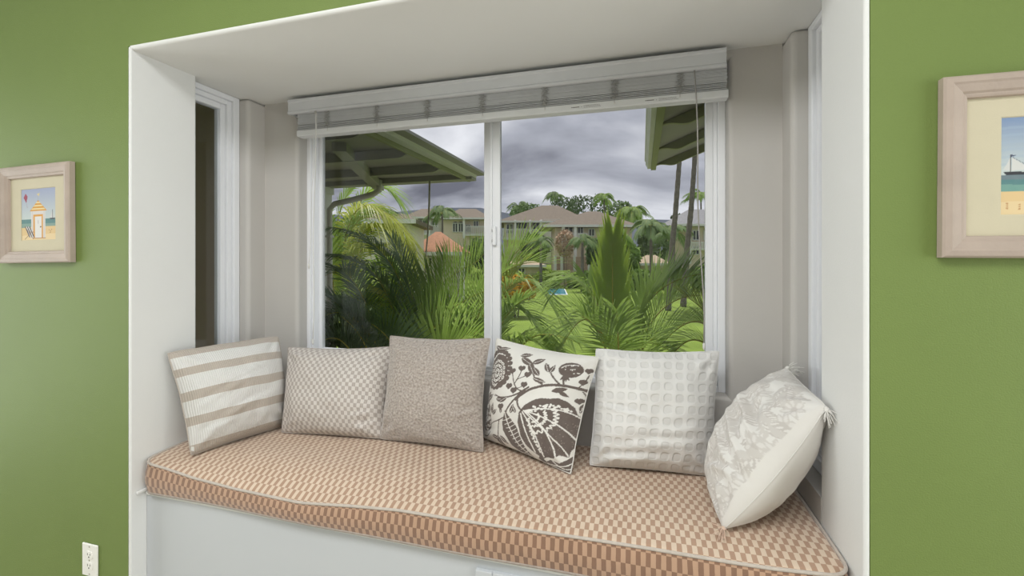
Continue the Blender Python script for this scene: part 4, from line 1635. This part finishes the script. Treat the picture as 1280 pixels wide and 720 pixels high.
areca('areca_palm', 'tall yellow-green areca palm arching behind the downspout', onlawn(440, 6.4), [
    (((430, 420, 6.3), (447, 262, 6.3), (516, 300, 6.2)), dict(mt=LEAFY, nl=50, L=.75, wd=.035, lift=.05, droop=.7, rr=.02)),
    (((428, 420, 6.5), (440, 290, 6.5), (480, 262, 6.6)), dict(mt=LEAFA, nl=44, L=.7, wd=.035, lift=.1, droop=.6, rr=.02)),
    (((432, 420, 6.3), (455, 310, 6.2), (510, 340, 6.0)), dict(mt=LEAFY, nl=44, L=.7, wd=.035, lift=.1, droop=.6, rr=.02)),
    (((425, 420, 6.5), (420, 290, 6.6), (440, 235, 6.7)), dict(mt=LEAFA, nl=44, L=.65, wd=.035, lift=.1, droop=.5, rr=.02)),
    (((430, 420, 6.2), (460, 285, 6.2), (520, 320, 6.1)), dict(mt=LEAFY, nl=50, L=.7, wd=.035, lift=.05, droop=.7, rr=.02)),
    (((426, 420, 6.8), (452, 250, 6.9), (500, 250, 7.0)), dict(mt=LEAFA, nl=50, L=.7, wd=.035, lift=.05, droop=.6, rr=.02)),
    (((420, 420, 6.0), (414, 330, 6.0), (404, 260, 6.0)), dict(mt=LEAFA, nl=44, L=.6, wd=.035, lift=.2, droop=.4, rr=.02)),
    (((440, 430, 6.0), (480, 330, 5.9), (515, 360, 5.8)), dict(mt=LEAFA, nl=44, L=.65, wd=.035, lift=.2, droop=.5, rr=.02)),
    (((435, 425, 6.2), (470, 350, 6.0), (500, 400, 5.8)), dict(mt=LEAFY, nl=44, L=.6, wd=.035, lift=.1, droop=.6, rr=.02)),
], 5)
areca('areca_palm', 'green areca palm with upright comb-like leaflets beside the window mullion', onlawn(545, 3.4), [
    (((500, 455, 3.3), (530, 375, 3.3), (600, 325, 3.3)), dict(nl=44, L=.46, lift=.9, droop=.12)),
    (((520, 460, 3.1), (555, 395, 3.1), (612, 362, 3.1)), dict(nl=40, L=.44, lift=.9, droop=.1)),
    (((500, 465, 2.9), (530, 415, 2.9), (590, 398, 2.9)), dict(nl=40, L=.42, lift=.9, droop=.1)),
    (((535, 462, 3.4), (545, 380, 3.5), (560, 318, 3.6)), dict(nl=40, L=.40, lift=.4, droop=.2)),
    (((560, 465, 3.0), (580, 420, 3.0), (615, 415, 3.0)), dict(nl=34, L=.36, lift=.8, droop=.15)),
    (((530, 470, 2.7), (550, 430, 2.7), (600, 425, 2.7)), dict(nl=40, L=.38, lift=.9, droop=.1)),
    (((490, 470, 3.0), (515, 420, 3.0), (560, 370, 3.0)), dict(nl=44, L=.44, lift=.8, droop=.12)),
    (((550, 465, 3.8), (575, 360, 3.9), (612, 312, 4.0)), dict(nl=44, L=.46, lift=.7, droop=.15)),
    (((515, 465, 3.3), (505, 390, 3.4), (480, 370, 3.5)), dict(mt=LEAFY, nl=36, L=.40, lift=.3, droop=.3)),
], 8)
areca('areca_palm', 'areca palm with fronds fanning out past the latch side of the mullion', onlawn(630, 3.9), [
    (((590, 440, 3.9), (625, 345, 3.8), (692, 330, 3.7)), dict(nl=42, L=.50, lift=.25, droop=.12, a0=.75, a1=1.25)),
    (((600, 450, 3.6), (650, 352, 3.5), (705, 405, 3.4)), dict(nl=44, L=.46, lift=.2, droop=.5)),
    (((600, 460, 3.4), (640, 385, 3.3), (690, 432, 3.2)), dict(nl=44, L=.44, lift=.2, droop=.5)),
    (((610, 465, 3.3), (630, 400, 3.2), (660, 372, 3.1)), dict(nl=40, L=.42, lift=.3, droop=.35)),
    (((620, 470, 3.1), (650, 425, 3.0), (700, 445, 2.9)), dict(nl=40, L=.40, lift=.25, droop=.4)),
    (((640, 470, 2.9), (670, 420, 2.9), (725, 430, 2.9)), dict(nl=40, L=.36, lift=.3, droop=.35)),
    (((590, 445, 4.2), (630, 335, 4.2), (672, 300, 4.2)), dict(nl=42, L=.46, lift=.4, droop=.15)),
    (((605, 460, 3.6), (628, 370, 3.7), (650, 335, 3.8)), dict(mt=LEAFY, nl=40, L=.44, lift=.3, droop=.3)),
], 13)
areca('areca_palm', 'bright green areca palm with a tall upright unopened spear frond', onlawn(775, 2.7), [
    (((770, 470, 2.6), (766, 385, 2.6), (766, 300, 2.6)), dict(nl=34, L=.46, wd=.034, lift=.03, droop=.0, a0=1.18, a1=1.40, start=.15, single=True, rr=.014, mt=LEAFS)),
    (((772, 465, 2.5), (735, 362, 2.5), (702, 358, 2.5)), dict(nl=36, L=.44, wd=.028, lift=.1, droop=.5, single=True)),
    (((785, 465, 2.6), (815, 372, 2.7), (880, 342, 2.8)), dict(nl=40, L=.46, wd=.026, lift=.45, droop=.1, single=True)),
    (((790, 470, 2.4), (820, 420, 2.4), (878, 400, 2.4)), dict(nl=26, L=.34, wd=.022, lift=.4, droop=.2)),
    (((776, 480, 2.4), (773, 430, 2.2), (771, 388, 2.1)), dict(nl=30, L=.26, wd=.018, lift=.25, droop=.2, a0=.3, a1=1.1, facing=Vector((0, -1, .15)))),
    (((765, 468, 2.5), (735, 400, 2.4), (705, 430, 2.4)), dict(nl=30, L=.36, wd=.022, lift=.15, droop=.4)),
    (((780, 468, 2.7), (800, 390, 2.8), (848, 338, 2.9)), dict(nl=34, L=.38, wd=.024, lift=.3, droop=.12)),
    (((772, 468, 2.8), (750, 390, 2.9), (735, 352, 3.0)), dict(nl=30, L=.36, wd=.024, lift=.3, droop=.15)),
    (((790, 470, 2.9), (830, 385, 3.0), (888, 370, 3.1)), dict(nl=36, L=.40, wd=.024, lift=.5, droop=.1)),
    (((775, 470, 2.3), (755, 420, 2.2), (728, 395, 2.1)), dict(nl=30, L=.32, wd=.022, lift=.4, droop=.15)),
    (((795, 470, 2.5), (805, 430, 2.5), (840, 440, 2.5)), dict(nl=26, L=.30, wd=.020, lift=.3, droop=.3)),
], 17)
areca('areca_palm', 'pale areca palm with yellow midribs low under the olive eave', onlawn(900, 2.2), [
    (((905, 440, 2.1), (868, 402, 2.1), (828, 430, 2.1)), dict(nl=34, L=.30, wd=.018, lift=.25, droop=.25, mt=LEAFA)),
    (((910, 470, 2.0), (870, 425, 2.0), (838, 448, 2.0)), dict(nl=30, L=.26, wd=.018, lift=.25, droop=.25, mt=LEAFA)),
    (((905, 450, 2.3), (885, 395, 2.3), (855, 370, 2.3)), dict(nl=34, L=.28, wd=.018, lift=.3, droop=.2, mt=LEAFY)),
], 21)


def bush(name, label, u, v_top, v_bot, Z, wpx, mt, n, ls, seed, group=None, cat='bush', base=None, dep=.8):
    """leafy mound: leaves on a lumpy ellipsoid"""
    rnd_ = random.Random(seed)
    c = at(u, (v_top + v_bot) / 2, Z=Z)
    rz_ = (v_bot - v_top) / 2 * Z / F
    rx_ = wpx / 2 * Z / F
    body = MB()
    for k_ in range(n):
        d = Vector((rnd_.gauss(0, 1), rnd_.gauss(0, 1), rnd_.gauss(0, 1))).normalized()
        r = .72 + .28 * rnd_.random() ** .6
        r *= 1 + .22 * noise.noise(d * 2.2 + Vector((seed, 0, 0)))
        p = c + RT * d.x * rx_ * r + FW * d.y * rx_ * dep * r + UP * d.z * rz_ * r
        o_ = (d + Vector((rnd_.gauss(0, .6), rnd_.gauss(0, .6), rnd_.gauss(0, .6)))).normalized()
        t_ = o_.cross(Vector((rnd_.gauss(0, 1), rnd_.gauss(0, 1), rnd_.gauss(0, 1)))).normalized()
        b_ = o_.cross(t_)
        l_ = ls * rnd_.uniform(.6, 1.4)
        body.add([p - t_ * l_, p + b_ * l_ * .45, p + t_ * l_, p - b_ * l_ * .45], [(0, 1, 2, 3)])
    g = Vector((c.x, c.y, terr(Z)))
    root = empty(name, g, label, cat, group)
    body.build('foliage', mt, root, recalc=False)
    stm = MB()
    for k_ in range(3):
        an = k_ * 2.1
        stm.tube([g + Vector((.1 * math.cos(an), .1 * math.sin(an), -.05)), c + Vector((.25 * rx_ * math.cos(an), .25 * rx_ * math.sin(an), .2 * rz_))], [.02 * ls * 3 + .03, .02], 6)
    stm.build('stems', TRUNKM, root, smooth=True)
    return root


bush('shrub', 'yellow-green leafy shrub glowing behind the dark palm fronds', 480, 335, 450, 7.5, 90, FARL, 900, .12, 1, cat='shrub')
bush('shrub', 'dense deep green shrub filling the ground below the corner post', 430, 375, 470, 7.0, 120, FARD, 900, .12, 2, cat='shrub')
bush('shrub', 'yellow-orange croton shrub low behind the fanned fronds', 645, 345, 375, 26, 60, FARO, 700, .22, 3, cat='shrub')
hb = [(560, 322, 350, 50, 60, FARB), (640, 340, 366, 44, 50, FARL), (684, 338, 360, 55, 36, FARL), (728, 340, 362, 54.5, 40, FARB), (764, 338, 364, 49.5, 36, FARL), (803, 337, 364, 50, 36, FARB), (842, 335, 364, 51, 36, FARL), (880, 332, 364, 48, 36, FARB), (505, 318, 350, 44, 60, FARB), (445, 315, 350, 51, 70, FARD)]
hl = ['hedge mound below the arched window house', 'light green hedge mound nearest the croton shrub', 'light green hedge mound behind the blue pool', 'mid green hedge mound in front of the pink stone wall', 'light green hedge mound between the stone wall and the spear frond', 'mid green hedge mound between the spear frond and the tan cabana', 'light green hedge mound at the foot of the leaning trunks', 'mid green hedge mound below the grey roofed cream house', 'mid green hedge mound beside the terracotta pavilion', 'dark hedge mound behind the corner post']
for k_, (u, a, b, Z, wp, mt) in enumerate(hb):
    bush('hedge_mound', hl[k_], u, a, b, Z, wp, mt, 900, .30, 30 + k_, 'clipped hedge mounds across the lawn', 'hedge')
bush('shrub', 'pinkish brown dry shrub in front of the brown roofed house', 706, 286, 322, 54, 24, FARBR, 700, .22, 50, cat='shrub')
tr = [(668, 292, 332, 66, 36, FARD, 'dark tree below the balcony of the larger brown roofed house'), (748, 298, 335, 51.5, 30, FARP, 'mid green tree in front of the smaller hip roof'), (818, 276, 335, 60, 42, FARP, 'broad green tree between the house and the leaning trunks'), (604, 296, 335, 64, 36, FARD, 'dark tree beside the arched window house'), (735, 244, 275, 112, 62, FARD, 'dark rounded tree behind the brown roof ridge'), (776, 252, 285, 96, 40, FARP, 'tree crown peeping over the smaller hip roof'), (708, 247, 272, 132, 40, FARD, 'small dark tree crown beside the palm above the main ridge'), (660, 254, 280, 104, 46, FARP, 'tree crown behind the long slope of the main roof'), (846, 270, 330, 78, 30, FARD, 'dark tree behind the leaning trunks'), (784, 302, 345, 53.5, 30, FARB, 'leafy tree behind the spear frond')]
for k_, (u, a, b, Z, wp, mt, lb) in enumerate(tr):
    bush('tree', lb, u, a, b, Z, wp, mt, 800, .42, 70 + k_, 'trees around the far houses', 'tree')


# ------------------------------------------------------------------ far palms
def far_palm(name, label, u, v_crown, Z, rad, mt, seed, lean=0, group='palms around the far houses', nf=13, trunk=.16, nl=18):
    rnd_ = random.Random(seed)
    c = at(u, v_crown, Z=Z)
    g = onground(u + lean, Z)
    root = empty(name, g, label, 'palm', group)
    m = g.lerp(c, .5) + RT * (lean * Z / F * -.12)
    MB().tube([g - Vector((0, 0, .1)), m, c], [trunk * 1.3, trunk, trunk * .75], 8).build('trunk', TRUNKM, root, smooth=True)
    for k_ in range(nf):
        an = 2 * math.pi * k_ / nf + rnd_.uniform(-.2, .2)
        el = rnd_.uniform(-.1, 1.0)
        d = Vector((math.cos(an) * math.cos(el), math.sin(an) * math.cos(el), math.sin(el)))
        h = Vector((math.cos(an), math.sin(an), 0))
        pm = c + d * rad * .6
        p2 = c + d * rad * .75 + h * rad * .35 - Vector((0, 0, rad * rnd_.uniform(.25, .6)))
        frond(root, c, pm, p2, nl, rad * .36, rad * .05, mt, rnd_, lift=.0, droop=.6, start=.12, rr=rad * .012)
    return root


fp = [(755, 249, 88, 2.4, 'small dark palm standing above the smaller hip roof', 4), (693, 247, 150, 3.8, 'palm crown above the main roof ridge', 0), (648, 259, 125, 3.2, 'palm crown over the long slope of the main roof', 0), (790, 268, 68, 2.9, 'slender palm beside the smaller hip roof', -4), (813, 284, 41, 1.9, 'green palm in front of the hedge trees', 3), (842, 294, 44, 2.0, 'palm between the leaning trunks and the trees', 0), (876, 246, 82, 3.0, 'tall palm crown above the grey roofed cream house', 2), (553, 268, 62, 2.4, 'dark palm in front of the arched window house', 0), (676, 303, 52, 1.6, 'low palm beside the dry pinkish shrub', 0), (771, 294, 46, 1.7, 'low palm below the eave of the smaller hip roof', 0), (728, 302, 47.5, 1.6, 'low palm beside the white veranda', 0)]
for k_, (u, v, Z, r, lb, ln) in enumerate(fp):
    far_palm('palm_tree', lb, u, v, Z, r, FARP if k_ % 3 else FARB, 200 + k_, ln)


def coconut(label, path, Z, w0, w1, seed):
    """tall ringed trunk following pixel path (u,v), crown far above"""
    rnd_ = random.Random(seed)
    pts = [at(u, v, Z=Z) for u, v in path]
    g = onground(path[0][0], Z)
    pts[0] = g - Vector((0, 0, .05))
    root = empty('coconut_palm', g, label, 'palm', 'tall leaning coconut palms')
    fine = []
    for i in range(len(pts) - 1):
        for q in range(14): fine.append(pts[i].lerp(pts[i + 1], q / 14))
    fine.append(pts[-1])
    rad = [(w0 + (w1 - w0) * i / (len(fine) - 1)) * (1 + .07 * math.sin(i * 2.1)) for i in range(len(fine))]
    MB().tube(fine, rad, 10).build('trunk', TRUNKM, root, smooth=True)
    c = pts[-1]
    for k_ in range(14):
        an = 2 * math.pi * k_ / 14 + rnd_.uniform(-.2, .2)
        el = rnd_.uniform(.1, 1.1)
        d = Vector((math.cos(an) * math.cos(el), math.sin(an) * math.cos(el), math.sin(el)))
        h = Vector((math.cos(an), math.sin(an), 0))
        frond(root, c, c + d * 1.7, c + d * 2.1 + h * 1.0 - Vector((0, 0, rnd_.uniform(.3, 1.0))), 26, .75, .06, FARP, rnd_, lift=0, droop=.5, start=.12, rr=.03)
    return root


coconut('leaning coconut trunk with its foot on the open lawn', [(835, 386), (839, 320), (844, 270), (849, 205), (856, 40)], 29.5, .20, .13, 1)
coconut('coconut trunk rising in front of the grey roofed cream house', [(854, 380), (859, 310), (864, 260), (868, 205), (875, 20)], 32, .21, .14, 2)


# ------------------------------------------------------------------ far houses
def house(label, Z, parts, name='house', cat='house'):
    """parts: list of dicts in pixels at forward distance Z (+dz): roofs, walls, windows, posts, rails"""
    u0 = parts['wall'][0][0]; u1 = parts['wall'][0][1]
    root = empty(name, onground((u0 + u1) / 2, Z + 3), label, cat, 'houses beyond the lawn')

    def P_(u, v, z): return at(u, v, Z=z)

    def blk(ua, ub, va, vb, za, zb):
        """box whose front face fills the pixels at distance za, running back to zb at the same size"""
        a = P_(ua, vb, za); b = P_(ub, vb, za); c = P_(ub, va, za); d = P_(ua, va, za)
        e_ = FW * (zb - za)
        m = MB()
        m.add([a, b, c, d, a + e_, b + e_, c + e_, d + e_], [(0, 1, 2, 3), (5, 4, 7, 6), (4, 0, 3, 7), (1, 5, 6, 2), (3, 2, 6, 7), (4, 5, 1, 0)])
        return m
    for w_ in parts['wall']:
        ua, ub, va, vb, dz, dep, mt = w_
        m = blk(ua, ub, va, vb, Z + dz, Z + dz + dep)
        gz = terr(Z + dz) - .2
        for i in (0, 1, 4, 5):
            q = m.v[i]; m.v[i] = (q[0], q[1], min(q[2], gz))
        m.build('wall', mt, root)
    for r in parts['roof']:
        ua, ub, ve, ra, rb, vr, dz, dep, mt = r
        za = Z + dz
        a = P_(ua, ve, za); b = P_(ub, ve, za)
        e_ = FW * dep
        hgt = (ve - vr) * (za + dep / 2) / F
        t1_ = P_(ra, ve, za) + FW * dep / 2 + UP * hgt
        t2_ = P_(rb, ve, za) + FW * dep / 2 + UP * hgt
        m = MB()
        th = UP * -.28
        m.add([a, b, b + e_, a + e_, t1_, t2_, a + th, b + th, b + e_ + th, a + e_ + th],
              [(0, 1, 5, 4), (1, 2, 5), (2, 3, 4, 5), (3, 0, 4), (6, 7, 1, 0), (7, 8, 2, 1), (8, 9, 3, 2), (9, 6, 0, 3), (9, 8, 7, 6)])
        ro = m.build('roof', mt, root)
        g = MB()
        g.bar(a - FW * .1 + UP * -.14, b - FW * .1 + UP * -.14, .16, .3)
        g.build('eave_gutter', TRIMW, ro)
    for w_ in parts.get('win', []):
        ua, ub, va, vb, dz = w_[:5]
        m = blk(ua, ub, va, vb, Z + dz - .06, Z + dz)
        if len(w_) > 5:             # arched head
            c = P_((ua + ub) / 2, va, Z + dz - .06)
            r = (ub - ua) / 2 * Z / F
            pts = [c + RT * r * math.cos(math.pi * i / 8) + UP * r * .6 * math.sin(math.pi * i / 8) for i in range(9)]
            m.prism(pts, FW * .06)
        wo_ = m.build('window', WINDK, root)
        f_ = MB()
        for (p_, q_) in (((ua, va), (ua, vb)), ((ub, va), (ub, vb)), ((ua, va), (ub, va)), ((ua, vb), (ub, vb)), (((ua + ub) / 2, va), ((ua + ub) / 2, vb))):
            f_.bar(P_(p_[0], p_[1], Z + dz - .12), P_(q_[0], q_[1], Z + dz - .12), .12, .08, FW)
        f_.build('window_frame', TRIMW, wo_)
    for (u, va, vb, dz) in parts.get('post', []):
        m = MB().bar(P_(u, va, Z + dz), P_(u, vb, Z + dz), .36, .36, FW)
        m.build('post', TRIMW, root)
    for (ua, ub, va, vb, dz) in parts.get('rail', []):
        m = MB()
        m.bar(P_(ua, va, Z + dz), P_(ub, va, Z + dz), .12, .12)
        m.bar(P_(ua, vb, Z + dz), P_(ub, vb, Z + dz), .12, .16)
        nb = max(2, int((ub - ua) / 1.6))
        for k_ in range(nb + 1):
            u = ua + (ub - ua) * k_ / nb
            m.bar(P_(u, va, Z + dz), P_(u, vb, Z + dz), .09, .09, FW)
        m.build('balcony_railing', TRIMW, root)
        m = blk(ua, ub, vb, vb + 1.8, Z + dz, Z + dz + 1.8)
        m.build('balcony_floor', TRIMW, root)
    return root


house('large two-storey house with a brown hip roof and white balcony', 72, dict(
    wall=[(630, 700, 274, 320, 1.2, 9, STUCCO), (676, 700, 274, 320, .4, 2, STUCCOW)],
    roof=[(622, 738, 276, 680, 702, 253, 0, 12, SHING)],
    win=[(645, 659, 277, 286, 1.2), (666, 674, 277, 292, 1.2), (682, 687, 279, 286, .4), (633, 641, 280, 292, 1.2)],
    post=[(644, 275, 300, .2), (662.5, 275, 300, .2), (676, 275, 300, .2)],
    rail=[(628, 676, 287, 298, .1)]))
house('smaller brown hip roofed house with a white veranda', 58.5, dict(
    wall=[(694, 790, 282, 334, 1.4, 6, STUCCO)],
    roof=[(679, 798, 281, 742, 756, 261, 0, 9, SHING)],
    win=[(706, 716, 284, 293, 1.4), (722, 729, 284, 293, 1.4), (736, 743, 286, 295, 1.4), (752, 760, 286, 296, 1.4)],
    post=[(719, 281, 330, .2), (735, 300, 330, .2), (704, 281, 330, .2)],
    rail=[(706, 734, 292, 301, .1)]))
house('far house with paired arched windows behind the terracotta pavilion', 74, dict(
    wall=[(553, 610, 272, 320, 1, 8, STUCCO), (512, 552, 271, 320, 1.6, 8, STUCCOW)],
    roof=[(552, 614, 272, 570, 592, 258, 0, 9, SHING), (503, 551, 271, 520, 536, 258, .6, 9, SHING)],
    win=[(566, 572, 279, 290, 1, 1), (573, 579, 279, 290, 1, 1), (582, 588, 281, 290, 1), (540, 547, 276, 284, 1.6), (522, 534, 275, 283, 1.6), (592, 598, 276, 284, 1)],
    post=[(521, 272, 298, .8), (537, 272, 298, .8), (580, 272, 298, .3)],
    rail=[(520, 548, 282, 292, .8), (580, 606, 283, 293, .3)]))
house('cream house with a grey roof behind the coconut trunks', 64, dict(
    wall=[(858, 930, 281, 334, 1.2, 8, STUCCO)],
    roof=[(846, 944, 280, 880, 912, 258, 0, 11, SHINGG)],
    win=[(866, 874, 288, 300, 1.2), (880, 888, 288, 300, 1.2), (866, 874, 308, 318, 1.2)],
    post=[(862, 281, 330, .3)],
    rail=[(862, 900, 303, 311, .3)]))
house('pale house with dark windows behind the tall yellow-green palm', 30, dict(
    wall=[(436, 512, 274, 350, .8, 5, STUCCOW)],
    roof=[(426, 520, 274, 455, 490, 262, 0, 6.5, SHING)],
    win=[(453, 470, 280, 293, .8), (494, 506, 289, 309, .8), (440, 448, 280, 293, .8)]))
house('open pavilion with an orange terracotta tile hip roof', 36, dict(
    wall=[(520, 574, 317, 350, 1.5, 2.2, STUCCOW)],
    roof=[(509, 582, 315, 538, 545, 289, 0, 4.8, TILEO)],
    win=[(530, 540, 322, 334, 1.5)],
    post=[(513, 315, 380, .3), (578, 315, 380, .3)]), name='pavilion', cat='pavilion')
house('low cabana with a flat tan roof beyond the croton shrub', 56, dict(
    wall=[(636, 674, 332, 356, 1, 3, STUCCO)],
    roof=[(626, 683, 331, 640, 668, 326.5, 0, 5, TANROOF)],
    win=[(648, 656, 335, 342, 1)]), name='cabana', cat='cabana')
house('low cabana with a tan roof beside the leaning trunks', 54, dict(
    wall=[(806, 832, 330, 356, 1, 3, STUCCO)],
    roof=[(800, 838, 329, 814, 826, 319, 0, 4, TANROOF)],
    win=[(812, 820, 333, 341, 1)]), name='cabana', cat='cabana')
# pink stone wall with posts
wl = empty('garden_wall', onground(715, 56.5), 'pinkish stone garden wall with pale posts below the veranda', 'wall')
a_, b_ = at(694, 331, Z=56.5), at(740, 331, Z=56.5)
m = MB(); m.bar(a_ - UP * .6 + UP * .75, b_ - UP * .6 + UP * .75, .3, 1.7); m.build('wall_body', PINKWALL, wl)
for u in (694, 702, 718, 736, 740):
    q = at(u, 331, Z=56.3)
    MB().bar(q - UP * .75, q + UP * 1.15, .3, .3, FW).build('post', TRIMW, wl)
# pool
mb = MB()
c = [at(682, 368, z=GZ + .03), at(708, 368, z=GZ + .03), at(705, 361.5, z=GZ + .03), at(682, 361.5, z=GZ + .03)]
po = empty('swimming_pool', (c[0] + c[2]) / 2, 'small blue swimming pool on the lawn before the hedge', 'pool')
MB().prism(c, (0, 0, .05)).build('water', WATER, po)
cc = (c[0] + c[1] + c[2] + c[3]) / 4
MB().prism([cc + (p - cc) * 1.12 - UP * .03 for p in c], (0, 0, .045)).build('coping', TRIMW, po)
